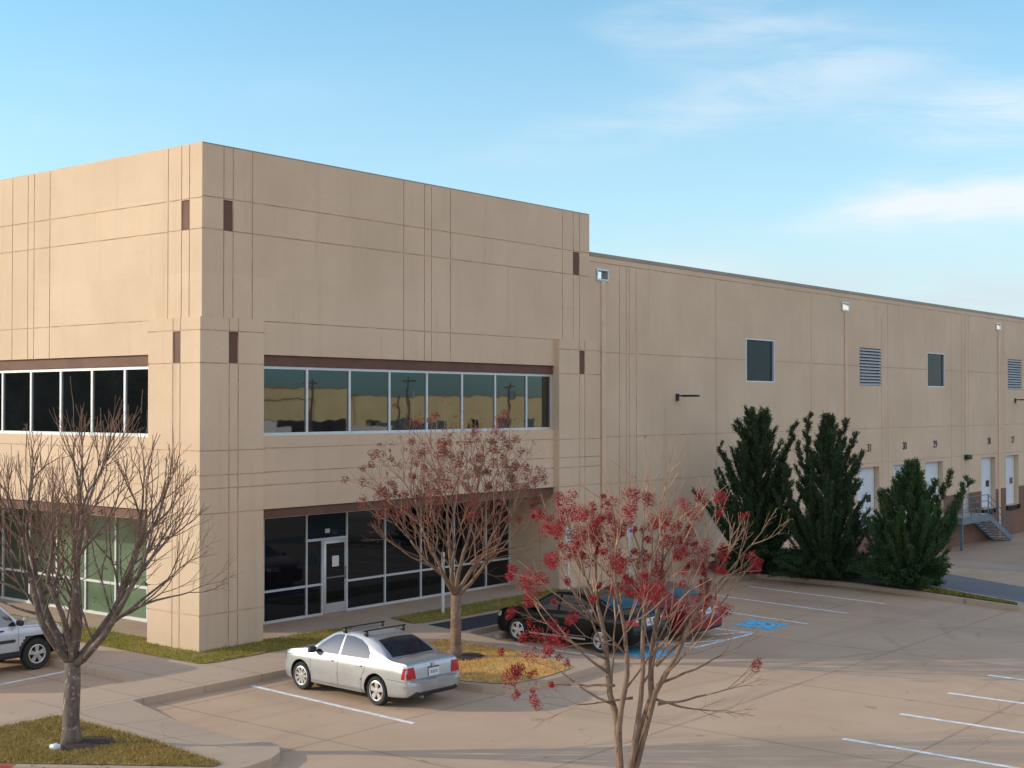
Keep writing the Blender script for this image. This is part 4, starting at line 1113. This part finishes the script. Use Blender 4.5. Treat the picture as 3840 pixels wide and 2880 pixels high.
M['tail']=simple('red_tail_lens',(.42,.006,.010),.35,var=.25,scale=14)
M['tail_dk']=simple('dark_red_tail_lens',(.34,.006,.012),.35,var=.25,scale=14)
M['clear']=simple('clear_lamp_lens',(.62,.64,.66),.15,.3,var=.1,coat=.8)
M['rim']=simple('alloy_rim',(.60,.59,.57),.35,.75,var=.08,scale=10)
M['rimdark']=simple('wheel_well_dark',(.02,.02,.02),.8)
M['tyre']=simple('tyre_rubber',(.026,.025,.024),.85,var=.2,scale=20)
M['trim']=simple('dark_trim',(.03,.03,.032),.6)
M['seam']=simple('panel_gap',(.035,.035,.037),.8)
M['plate']=simple('licence_plate_white',(.66,.68,.70),.5,var=.05)
M['platemark']=simple('licence_plate_marks',(.30,.33,.42),.6)
M['orange']=simple('amber_lens',(.5,.12,.01),.25,coat=.5)

def loft(S,xs,bot,top,belt,wid,tumble,crown=.035):
    """closed body shell; x runs from the tail (0) to the nose"""
    v=[];f=[];K=None
    for x in xs:
        b,tp,w=bot(x),top(x),wid(x);be=min(belt(x),tp-.035);g=max(tp-be,.03)
        yt=w-.05-tumble*g;mid=b+(be-b)*.42
        P=[(0,b),(w*.55,b),(w*.88,b+.012),(w-.035,b+.06),(w-.010,b+.15),(w,mid),(w-.004,mid+(be-mid)*.5),(w-.014,be-(be-b)*.13),(w-.05,be),
           (w-.05-(w-.05-yt)*.5,be+g*.5),(yt+.012,tp-min(.075,g*.22)),(yt-.055,tp-crown*.35-.004),(yt*.62,tp-crown*.1),(yt*.3,tp-.0),(0,tp)]
        R=[]
        for i in range(len(P)-1):
            a=P[max(i-1,0)];p=P[i];q=P[i+1];c=P[min(i+2,len(P)-1)]
            for k in range(3):
                t=k/3
                h=lambda a,p,q,c:.5*(2*p+(q-a)*t+(2*a-5*p+4*q-c)*t*t+(3*p-a-3*q+c)*t**3)
                R.append((max(0,h(a[0],p[0],q[0],c[0])),h(a[1],p[1],q[1],c[1])))
        R.append(P[-1]);R[0]=(0,b)
        ring=[(y,z) for y,z in R]+[(-y,z) for y,z in R[-2:0:-1]]
        K=len(ring);v+=[(x,y,z) for y,z in ring]
    n=len(xs)
    for i in range(n-1):
        for k in range(K):
            l=(k+1)%K;f.append((i*K+k,i*K+l,(i+1)*K+l,(i+1)*K+k))
    f.append(tuple(range(K)));f.append(tuple(range((n-1)*K+K-1,(n-1)*K-1,-1)))
    return v,f
def make_body(spec,root):
    L=spec['L'];tops=pchip(spec['top']);bot=pchip(spec['bot']);belt=pchip(spec['belt']);wid=pchip(spec['wid'])
    xs=[0,.01,.03,.055,.075,.095,.115,.14,.18,.24]+[.24+(L-.24-.26)*i/78 for i in range(1,79)]+[L-.2,L-.15,L-.11,L-.08,L-.05,L-.03,L-.012,L]
    v,f=loft(None,xs,bot,tops,belt,wid,spec.get('tumble',.48),spec.get('crown',.035))
    me=bpy.data.meshes.new('body');me.from_pydata(v,[],f)
    bm=bmesh.new();bm.from_mesh(me);bmesh.ops.remove_doubles(bm,verts=bm.verts,dist=1e-4);bmesh.ops.recalc_face_normals(bm,faces=bm.faces);bm.to_mesh(me);bm.free()
    o=link('body',me)
    for ax in (spec['ra'],spec['fa']):
        mb=MB()
        for sy in (-1,1):
            y0=sy*(spec['W']/2-.27);y1=sy*(spec['W']/2+.2)
            n=40;R=spec['arch'];a=[(ax+R*cos(2*pi*k/n),spec['wr']+.02+R*sin(2*pi*k/n)) for k in range(n)]
            b=len(mb.v);mb.v+=[(x,y0,z) for x,z in a]+[(x,y1,z) for x,z in a]
            mb.f+=[tuple(range(b,b+n)),tuple(range(b+2*n-1,b+n-1,-1))];mb.m+=[0,0]
            for k in range(n):
                l=(k+1)%n;mb.f.append((b+k,b+n+k,b+n+l,b+l));mb.m.append(0)
        c=mb.build('arch_cutter',M['trim'],fixn=True)
        md=o.modifiers.new('arch','BOOLEAN');md.operation='DIFFERENCE';md.object=c;md.solver='EXACT'
        bpy.context.view_layer.update()
        nm=bpy.data.meshes.new_from_object(o.evaluated_get(bpy.context.evaluated_depsgraph_get()))
        o.modifiers.clear();o.data=nm;bpy.data.objects.remove(c)
    me=o.data;me.name='body';me.materials.clear()
    for m in (spec['paint'],M['rimdark'],M['trim']): me.materials.append(m)
    for p in me.polygons:
        c=p.center;mi=0
        for ax in (spec['ra'],spec['fa']):
            if math.hypot(c.x-ax,c.z-spec['wr']-.02)<spec['arch']+.004 and abs(c.y)<spec['W']/2-.004 and (abs(p.normal.y)>.9 and abs(c.y)<spec['W']/2-.2 or math.hypot(p.normal.x,p.normal.z)>.6 and abs(math.hypot(c.x-ax,c.z-spec['wr']-.02)-spec['arch'])<.006): mi=1
        if c.z<bot(c.x)+.045: mi=2
        if spec.get('clad') and spec['clad'](c): mi=2
        p.material_index=mi;p.use_smooth=True
    me.set_sharp_from_angle(angle=radians(38))
    o.parent=root
    bm=bmesh.new();bm.from_mesh(me);tree=BVHTree.FromBMesh(bm);bm.free()
    return o,tree
def patch(name,tree,poly,view,mat,parent,off=.006,step=.05,build=True,mb=None):
    """a panel that hugs the body: poly drawn in side (x,z), rear/front (y,z) or top (x,y) view"""
    bm=bmesh.new();bm.faces.new([bm.verts.new((a,b,0)) for a,b in poly])
    for ax in (0,1):
        lo=min(p[ax] for p in poly);hi=max(p[ax] for p in poly);n=max(1,int((hi-lo)/step))
        for i in range(1,n):
            c=lo+(hi-lo)*i/n;co=[0,0,0];co[ax]=c;no=[0,0,0];no[ax]=1
            bmesh.ops.bisect_plane(bm,geom=bm.verts[:]+bm.edges[:]+bm.faces[:],plane_co=co,plane_no=no)
    for vv in bm.verts:
        a,b=vv.co.x,vv.co.y
        o,d={'L':((a,3,b),(0,-1,0)),'R':((a,-3,b),(0,1,0)),'B':((-3,a,b),(1,0,0)),'F':((9,a,b),(-1,0,0)),'T':((a,b,4),(0,0,-1))}[view]
        h=tree.ray_cast(Vector(o),Vector(d))
        vv.co=(h[0]-Vector(d)*off+h[1]*off*.5) if h[0] is not None else Vector(o)+Vector(d)*3
    bmesh.ops.recalc_face_normals(bm,faces=bm.faces)
    if mb is not None:
        b=len(mb.v);bm.verts.index_update();mb.v+=[tuple(v.co) for v in bm.verts]
        for fc in bm.faces: mb.f.append(tuple(b+v.index for v in fc.verts));mb.m.append(0)
        bm.free();return None
    me=bpy.data.meshes.new(name);bm.to_mesh(me);bm.free();me.materials.append(mat)
    me.polygons.foreach_set('use_smooth',[True]*len(me.polygons))
    return link(name,me,parent)
def wheel(root,x,side,spec,style,y):
    R=spec['wr'];rr=R*spec.get('rimr',.66);w=.20
    t=MB();t.lathe([(rr,-w/2+.01),(rr+.02,-w/2),(R-.03,-w/2),(R-.008,-w/2+.025),(R,-w/2+.05),(R,w/2-.05),(R-.008,w/2-.025),(R-.03,w/2),(rr+.02,w/2),(rr,w/2-.01)],36)
    o=t.build('wheel',M['tyre'],root,True,35,True);o.location=(x,y,R)
    m=MB();s=side;f=w/2-.012
    m.lathe([(rr+.004,s*(f+.006)),(rr-.012,s*(f+.012)),(rr-.028,s*(f+.002)),(rr-.028,s*(f-.10)),(rr+.004,s*(f-.10))],36)
    m.lathe([(0,s*(f-.03)),(.062,s*(f-.03)),(.062,s*(f-.004)),(.05,s*(f+.004)),(0,s*(f+.004))],18)
    n=style
    for k in range(n):
        a=2*pi*k/n+.31
        d=Vector((cos(a),0,sin(a)));e=Vector((-sin(a),0,cos(a)));y0=Vector((0,s*(f-.004),0));y1=Vector((0,s*(f-.05),0))
        wa,wb=(.036,.060) if n<=5 else (.024,.034)
        q=[d*.045-e*wa,d*(rr-.02)-e*wb,d*(rr-.02)+e*wb,d*.045+e*wa]
        m.quad([p+y0 for p in q]);m.quad([p+y1 for p in reversed(q)])
        for i in range(4): m.quad([q[i]+y0,q[(i+1)%4]+y0,q[(i+1)%4]+y1,q[i]+y1])
    m.build('rim',M['rim'],o,False,None,True)
    m=MB();m.lathe([(0,s*(f-.085)),(rr-.03,s*(f-.085)),(rr-.03,s*(f-.095)),(0,s*(f-.095))],24);m.build('dark_backing_disc',M['rimdark'],o)  # near-black disc painted in as the shade behind the spokes
    return o
def mirror_part(root,x,y,z,side,mat):
    o=bevel_box('side_mirror',.13,.20,.14,.045,mat,root,(x,side*(y+.10),z),3)
    return o
def plate(tree,root,x_view,y,z,w=.31,h=.155):
    o=patch('licence_plate',tree,[(y-w/2,z-h/2),(y+w/2,z-h/2),(y+w/2,z+h/2),(y-w/2,z+h/2)],x_view,M['plate'],root,.012,.2)
    mb=MB()
    for i,(a,b) in enumerate(((-.11,-.04),(-.02,.03),(.05,.11))):
        patch('m',tree,[(y+a,z-.035),(y+b,z-.035),(y+b,z+.035),(y+a,z+.035)],x_view,None,None,.016,.2,mb=mb)
    mb.build('plate_marks',M['platemark'],o)
def seams(tree,root,lines,w=.008):
    for view,a,b in lines:
        mb=MB()
        a=Vector(a);b=Vector(b);d=(b-a).normalized();n=Vector((-d.y,d.x))*w/2
        patch('s',tree,[tuple(a-n),tuple(b-n),tuple(b+n),tuple(a+n)],view,None,None,.0025,.08,mb=mb)
        mb.build('panel_gap',M['seam'],root)
def sedan(label,loc,rz,sp):
    root=thing('parked_car',label,'car',loc,rz,'cars parked beside the office')
    # children hang off the rear axle line at ground level; x forward
    root.scale=(.93,.93,.93)
    body,tree=make_body(sp,root)
    W=sp['W']/2
    for s,v in ((1,'L'),(-1,'R')):
        for q in sp['sidewin']: patch('side_window',tree,q,v,M['autoglass'],root,.007,.05)
        for q in sp.get('moulding',[]): patch('moulding_or_sheen',tree,q,v,sp.get('mould_mat',sp['paint']),root,.014,.08)
        for hx in sp['handles']: 
            bevel_box('door_handle',.17,.03,.035,.012,sp['paint'] if sp.get('handle_paint',True) else M['trim'],root,(hx,s*(W+.006),sp['hz']),2)
        mirror_part(root,sp['mir'][0],sp['mir'][1],sp['mir'][2],s,sp.get('mirror_mat',M['trim']))
        for ax in ('ra','fa'): wheel(root,sp[ax],s,sp,sp['spokes'][0 if ax=='ra' else 1],s*(W-.125))
        if 'sidelamp' in sp: patch('taillight',tree,sp['sidelamp'],v,sp['tailmat'],root,.006,.05)
        if 'headside' in sp: patch('headlight',tree,sp['headside'],v,M['clear'],root,.006,.05)
        sl=[(v,a,b) for a,b in sp['seams']]
        seams(tree,root,sl)
    if 'rearwin' in sp: patch('rear_window',tree,sp['rearwin'],'T',sp.get('rear_mat',M['tint']),root,.006,.06)
    patch('windshield',tree,sp['wind'],'T',M['autoglass'],root,.006,.06)
    if 'tails' in sp:
        for s in (1,-1): patch('taillight',tree,[(s*a,b) for a,b in sp['tails']],'B',sp['tailmat'],root,.008,.05)
    for s in (1,-1): patch('headlight',tree,[(s*a,b) for a,b in sp['heads']],'F',M['clear'],root,.008,.05)
    patch('grille',tree,sp['grille'],'F',M['trim'],root,.008,.06)
    if 'platez' in sp: plate(tree,root,'B',0,sp['platez'])
    if 'rearseams' in sp: seams(tree,root,sp['rearseams'],.009)
    return root,tree
# --- silver compact saloon
J=dict(L=4.38,W=1.735,wr=.315,arch=.365,ra=1.00,fa=3.51,paint=M['silver'],spokes=(5,9),tumble=.50,rimr=.68,
 top=[(0,.60),(.055,.615),(.075,.63),(.10,.86),(.125,.95),(.20,1.0),(.62,1.03),(.90,1.17),(1.22,1.325),(1.55,1.41),(1.95,1.445),(2.35,1.435),(2.62,1.39),(2.95,1.22),(3.28,1.00),(3.60,.955),(4.0,.875),(4.22,.78),(4.32,.68),(4.36,.58),(4.38,.52)],
 bot=[(0,.36),(.04,.30),(.12,.25),(.5,.21),(1.0,.19),(3.5,.18),(4.1,.19),(4.30,.22),(4.38,.30)],
 belt=[(0,.86),(.5,.935),(2.0,.915),(3.2,.885),(4.38,.84)],
 wid=[(0,.60),(.015,.68),(.05,.755),(.09,.80),(.2,.825),(.5,.845),(1.0,.862),(2.0,.8675),(3.2,.864),(3.7,.852),(4.05,.80),(4.25,.69),(4.34,.57),(4.38,.42)],
 sidewin=[[(2.27,.945),(3.13,.925),(3.05,1.01),(2.80,1.19),(2.60,1.315),(2.44,1.35),(2.30,1.357)],[(1.28,.965),(2.19,.947),(2.22,1.357),(1.95,1.352),(1.70,1.315),(1.46,1.22),(1.30,1.09)]],
 moulding=[[(1.46,.50),(2.20,.505),(2.20,.55),(1.46,.545)],[(2.23,.505),(3.12,.505),(3.12,.55),(2.23,.55)],[(.02,.47),(.62,.48),(.62,.52),(.02,.51)]],
 handles=(1.52,2.46),hz=.80,mir=(3.02,.82,.985),mirror_mat=M['trim'],
 rearwin=[(.70,-.62),(1.26,-.52),(1.30,0),(1.26,.52),(.70,.62),(.665,0)],
 wind=[(2.68,-.53),(3.20,-.64),(3.27,0),(3.20,.64),(2.68,.53),(2.62,0)],
 tails=[(.535,.655),(.80,.655),(.80,.90),(.575,.90)],sidelamp=[(.085,.655),(.23,.66),(.20,.89),(.115,.89)],tailmat=M['tail'],
 heads=[(.36,.60),(.68,.61),(.66,.74),(.36,.72)],headside=[(4.12,.62),(4.28,.60),(4.25,.70),(4.12,.76)],grille=[(-.30,.60),(.30,.60),(.30,.69),(-.30,.69)],
 seams=[((2.215,.26),(2.235,.93)),((3.14,.27),(3.14,.75)),((3.14,.75),(3.20,.90)),((1.42,.62),(1.36,.72)),((1.36,.72),(1.30,.95)),((1.47,.27),(1.42,.62)),((1.45,.262),(3.14,.262)),((3.14,.90),(4.2,.72)),((.10,.60),(.64,.62))],
 platez=.745,rearseams=[('B',(-.79,.635),(.79,.635)),('T',(.62,-.60),(.62,.60)),('B',(-.56,.66),(-.60,.92)),('B',(.56,.66),(.60,.92))])
# the car points along +Y with its rear axle line 1.0 m ahead of the bumper
def at_nose(cx,rear_y): return (cx,rear_y,LOT)
car,tree=sedan('silver four door sedan with black roof bars parked nose to the kerb',(-.445,-7.98,LOT),pi/2-.05,J)
# roof bars, badge, sills, fuel flap, aerial
for x in (1.62,2.32):
    mb=MB();mb.bar((x,-.64,1.505),(x,.64,1.505),.045,.026);b=mb.build('roof_bar',M['black'],car)
    for s in (1,-1):
        bevel_box('bar_foot',.11,.06,.11,.015,M['black'],b,(x,s*.555,1.44),1)
mb=MB();mb.lathe([(0,-.004),(.045,-.004),(.05,0),(.045,.006),(0,.006)],20,'x',(.083,0,.895));bd=mb.build('badge',M['galv'],car)
for s,v in ((1,'L'),(-1,'R')):
    patch('sill_highlight',tree,[(1.42,.235),(3.10,.235),(3.10,.285),(1.42,.285)],v,M['silver'],car,.02,.1)
mb=MB()
patch('l',tree,[(-.165,.835),(.165,.835),(.165,.86),(-.165,.86)],'B',None,None,.014,.1,mb=mb);mb.build('trunk_trim',M['trim'],car)
mb=MB();patch('w',tree,[(2.0,.0),(2.02,.0),(2.02,.01),(2.0,.01)],'T',None,None,.003,.1,mb=mb);mb.tube([(1.33,0,1.40),(1.18,0,1.58)],.004,4);mb.build('aerial',M['black'],car)
mb=MB();mb.tube([(-.02,.42,.27),(.16,.42,.27)],.03,8);mb.build('exhaust_pipe',M['steel'],car)
patch('rear_apron',tree,[(-.62,.30),(.62,.30),(.64,.37),(-.64,.37)],'B',M['trim'],car,.006,.1)
for s in (1,-1): patch('bumper_strip',tree,[(s*.1,.525),(s*.74,.525),(s*.74,.555),(s*.1,.555)],'B',M['silver'],car,.018,.1)
# --- black mid size saloon
K=dict(J);K.update(L=4.80,W=1.82,wr=.325,arch=.375,ra=1.04,fa=3.81,paint=M['blackpaint'],spokes=(5,5),handles=(1.62,2.68),hz=.84,mir=(3.28,.86,1.02),mirror_mat=M['blackpaint'],
 top=[(0,.62),(.05,.66),(.08,.74),(.11,.95),(.15,1.03),(.30,1.08),(.60,1.10),(.95,1.24),(1.35,1.385),(1.75,1.45),(2.2,1.475),(2.55,1.46),(2.85,1.40),(3.2,1.21),(3.55,1.02),(3.95,.97),(4.4,.86),(4.62,.75),(4.74,.64),(4.80,.54)],
 bot=[(0,.36),(.04,.29),(.12,.25),(.5,.21),(1.0,.19),(3.8,.18),(4.5,.19),(4.72,.22),(4.80,.30)],
 belt=[(0,.90),(.5,.985),(2.0,.955),(3.4,.915),(4.80,.86)],
 wid=[(0,.62),(.015,.70),(.05,.78),(.09,.83),(.2,.86),(.5,.885),(1.0,.905),(2.2,.91),(3.4,.907),(4.0,.895),(4.4,.83),(4.65,.71),(4.75,.58),(4.80,.42)],
 sidewin=[[(2.46,.985),(3.38,.96),(3.28,1.05),(3.0,1.24),(2.8,1.35),(2.62,1.385),(2.50,1.39)],[(1.30,1.02),(2.38,.99),(2.42,1.39),(2.1,1.385),(1.8,1.345),(1.5,1.24),(1.34,1.12)]],
 moulding=[[(1.5,.30),(3.38,.29),(3.38,.34),(1.5,.35)]],mould_mat=M['rim'],  # bright strip painted in for the light reflected along the lower sill
 rearwin=[(.70,-.64),(1.40,-.53),(1.44,0),(1.40,.53),(.70,.64),(.66,0)],wind=[(2.92,-.55),(3.46,-.66),(3.54,0),(3.46,.66),(2.92,.55),(2.86,0)],
 tails=[(.50,.76),(.82,.78),(.82,.94),(.52,.96)],sidelamp=[(.09,.77),(.36,.80),(.30,.92),(.12,.94)],tailmat=M['tail'],
 heads=[(.42,.62),(.74,.64),(.72,.78),(.42,.74)],headside=[(4.42,.66),(4.66,.62),(4.62,.70),(4.42,.80)],grille=[(-.34,.55),(.34,.55),(.30,.72),(-.30,.72)],
 seams=[((2.41,.26),(2.43,.96)),((3.42,.27),(3.42,.75)),((3.42,.75),(3.48,.92)),((1.50,.62),(1.42,.74)),((1.42,.74),(1.34,1.0)),((1.53,.27),(1.50,.62))],
 platez=.80,rearseams=[('B',(-.8,.65),(.8,.65))])
K['wid'][0]=(0,.62)
bcar,btree=sedan('black four door sedan with five spoke wheels parked behind the bright red crape myrtle',(7.2,-8.16,LOT),pi/2,K)
mb=MB();patch('c',btree,[(-.36,.885),(.36,.885),(.36,.915),(-.36,.915)],'B',None,None,.012,.1,mb=mb);mb.build('trunk_trim',M['clear'],bcar)
mb=MB();patch('c',btree,[(.52,.865),(.68,.87),(.68,.90),(.52,.90)],'B',None,None,.014,.1,mb=mb);patch('c',btree,[(-.52,.865),(-.68,.87),(-.68,.90),(-.52,.90)],'B',None,None,.014,.1,mb=mb);mb.build('reverse_lamp',M['clear'],bcar)
R_=dict(K);R_.update(paint=M['redpaint'],mirror_mat=M['redpaint'],tailmat=M['tail_dk'],tails=[(.46,.80),(.84,.82),(.84,.97),(.60,.98)],
 top=[(0,.62),(.05,.66),(.08,.76),(.11,.99),(.15,1.07),(.30,1.10),(.55,1.12),(.95,1.28),(1.35,1.41),(1.75,1.46),(2.2,1.475),(2.55,1.45),(2.85,1.385),(3.2,1.2),(3.55,1.02),(3.95,.96),(4.4,.85),(4.62,.75),(4.74,.64),(4.80,.54)])
rcar,rtree=sedan('dark red four door sedan parked on the hatched aisle beyond the black sedan',(9.72,-8.3,LOT),pi/2+.02,R_)
mb=MB();patch('c',rtree,[(.30,.83),(.56,.835),(.56,.865),(.30,.865)],'B',None,None,.014,.1,mb=mb);patch('c',rtree,[(-.30,.83),(-.56,.835),(-.56,.865),(-.30,.865)],'B',None,None,.014,.1,mb=mb);mb.build('reverse_lamp',M['clear'],rcar)
mb=MB();mb.lathe([(0,-.004),(.05,-.004),(.055,0),(.05,.006),(0,.006)],18,'x',(.10,0,1.0));mb.build('badge',M['galv'],rcar)
# --- silver sport utility wagon, only its front corner is in the picture
V=dict(L=4.55,W=1.86,wr=.385,arch=.455,ra=.95,fa=3.60,paint=M['silver2'],spokes=(5,5),tumble=.28,crown=.05,rimr=.60,handles=(1.55,2.60),hz=1.06,mir=(3.05,.93,1.22),mirror_mat=M['trim'],handle_paint=False,
 top=[(0,.72),(.05,.78),(.07,1.3),(.12,1.70),(.25,1.80),(.8,1.83),(1.8,1.83),(2.4,1.80),(2.62,1.74),(3.0,1.40),(3.22,1.20),(3.5,1.16),(4.0,1.11),(4.25,1.05),(4.36,.95),(4.42,.80),(4.52,.74),(4.55,.66)],
 bot=[(0,.48),(.05,.42),(.3,.36),(.9,.34),(3.6,.33),(4.3,.36),(4.5,.42),(4.55,.48)],
 belt=[(0,1.10),(1.0,1.13),(3.2,1.08),(4.0,1.06),(4.55,1.0)],
 wid=[(0,.74),(.03,.84),(.1,.88),(.5,.91),(1.0,.925),(2.2,.93),(3.4,.928),(3.9,.915),(4.2,.87),(4.4,.82),(4.5,.74),(4.55,.60)],
 clad=lambda c:(c.z<.52 or (c.x>4.22 and c.z<.80) or (math.hypot(c.x-3.6,c.z-.405)<.545 and c.z<.86) or (math.hypot(c.x-.95,c.z-.405)<.545 and c.z<.86)),
 sidewin=[[(2.22,1.16),(3.04,1.14),(2.92,1.36),(2.66,1.60),(2.30,1.63)],[(1.20,1.17),(2.14,1.16),(2.20,1.64),(1.24,1.66)],[(.28,1.20),(1.12,1.18),(1.14,1.66),(.40,1.68)]],
 moulding=[[(1.46,.76),(2.16,.755),(2.16,.83),(1.46,.835)],[(2.2,.755),(2.96,.75),(3.0,.79),(2.96,.83),(2.2,.83)]],mould_mat=M['trim'],
 rearwin=[(.14,-.6),(.2,-.6),(.2,.6),(.14,.6)],wind=[(2.66,-.66),(3.14,-.74),(3.2,0),(3.14,.74),(2.66,.66),(2.62,0)],
 heads=[(.52,.84),(.82,.84),(.82,1.0),(.52,1.02)],headside=[(4.14,.86),(4.40,.84),(4.34,.97),(4.14,1.0)],tailmat=M['tail'],grille=[(-.46,.82),(.46,.82),(.46,1.0),(-.46,1.0)],
 seams=[((2.17,.5),(2.18,1.12)),((3.05,.52),(3.10,1.10)),((3.2,1.08),(4.2,1.02))])
suv,stree=sedan('silver sport utility wagon with black lower cladding behind the bare tree',(-6.68,2.47,LOT),0.0,V)
for p in [o for o in suv.children if o.name.startswith('headlight')][:]: pass
mb=MB();mb.tube([(4.53,-.72,.62),(4.6,-.66,.62)],.05,10);mb.tube([(4.53,.72,.62),(4.6,.66,.62)],.05,10);mb.build('fog_lamp',M['clear'],suv)
# ------------------------------- what the office windows mirror, off to the sides
M['warm_wall']=wall_paint('cream_wall_paint',(.70,.59,.34),(.80,.67,.40),(.58,.47,.26))
M['pole']=simple('weathered_pole_wood',(.10,.075,.055),.9,var=.3,scale=3)
def far_block(label,x0,x1,h,step=None):
    t=thing('far_warehouse',label,'building',((x0+x1)/2,-150,LOT),0,'cream warehouses across the road')
    w=x1-x0
    mb=MB();mb.box(-w/2,-40,-.1,w/2,0,h);mb.build('wall',M['warm_wall'],t)
    mb=MB();mb.box(-w/2-.1,-40.1,h,w/2+.1,.1,h+.25);mb.build('roof',M['coping'],t)
    n=int(w/9)
    for i in range(n):
        x=-w/2+(i+.5)*w/n
        mb=MB();mb.box(x-1.6,.0+.003,.1,x+1.6,.12,3.4);mb.build('dock_door',M['steel'] if i%3 else M['black'],t)
    return t
far_block('low cream warehouse mirrored in the left panes of the upper windows',58,143,6.7)
far_block('tallest cream block mirrored in the middle of the upper windows',144,153,8.9)
far_block('long cream warehouse mirrored in the right panes of the upper windows',154,238,7.7)
pr=None
for i,(x,y,h,lean) in enumerate(((96.5,-100,9.4,.015),(110.5,-96,9.7,-.02),(113.5,-101,7.4,.03),(133.5,-98,9.2,.02))):
    t=thing('utility_pole',('wooden utility pole with one crossarm mirrored in the second upper pane','wooden utility pole mirrored in the fourth upper pane','short leaning wooden pole mirrored beside a taller pole','wooden utility pole with transformer mirrored in the seventh upper pane')[i],'utility pole',(x,y,LOT),0,'utility poles across the road')
    mb=MB();mb.tube([(0,0,-.2),(lean*h*.5,0,h*.5),(lean*h*.8,0,h)],[.20,.17,.13],8);mb.build('pole',M['pole'],t)
    if i!=2:
        mb=MB();mb.box(lean*h-1.3,-.08,h-.7,lean*h+1.2,.08,h-.5);mb.build('crossarm',M['pole'],t)
    if i==3:
        mb=MB();mb.lathe([(0,0),(.35,0),(.35,1.1),(0,1.1)],12,'z',(.4,.3,h-2.4));mb.build('transformer',M['steel'],t)
rnd=random.Random(9)
for i in range(9):
    x=100+i*6.5+rnd.uniform(-2,2)
    if 141<x<150: continue
    t=thing('box_trailer','dark parked trailer in front of the mirrored cream warehouses','trailer',(x,-135+rnd.uniform(-3,3),LOT),rnd.uniform(-.1,.1),'trailers across the road')
    h=rnd.uniform(2.6,3.9)
    mb=MB();mb.box(-1.25,-6,.9,1.25,6,h);mb.build('cargo_box',rnd.choice((M['steel'],M['black'],M['signwhite'])),t)
    for yy in (-4.6,-3.4,4.4):
        mb=MB();mb.lathe([(.15,-1.2),(.5,-1.2),(.5,1.2),(.15,1.2)],14,'x',(0,yy,.5));mb.build('wheel',M['rubber'],t)
# unseen trees added off to the left to darken the sunlit face's window reflections
M['woods']=blade('woodland_leaf',((.045,.05,.025),(.06,.05,.03),(.03,.035,.02)),.05)
mb=MB();rnd=random.Random(4)
for i in range(15000):
    a=rnd.uniform(0,1);x=-175+a*170;y=118+rnd.uniform(-7,7)+18*sin(a*9);zc=rnd.uniform(.2,17*(.85+.15*sin(a*31)+.08*sin(a*77)))
    p=Vector((x,y,max(.3,zc)));u=Vector((rnd.gauss(0,1),rnd.gauss(0,1),rnd.gauss(0,1))).normalized();v=u.orthogonal().normalized()
    s=rnd.uniform(.7,1.9);mb.quad([p-u*s,p-v*s*.7,p+u*s,p+v*s*.7])
o=mb.build('added_woods',M['woods']);o['kind']='stuff';o['label']='unseen woods added to darken reflections in the upper windows of the sunlit face';o['category']='woods'
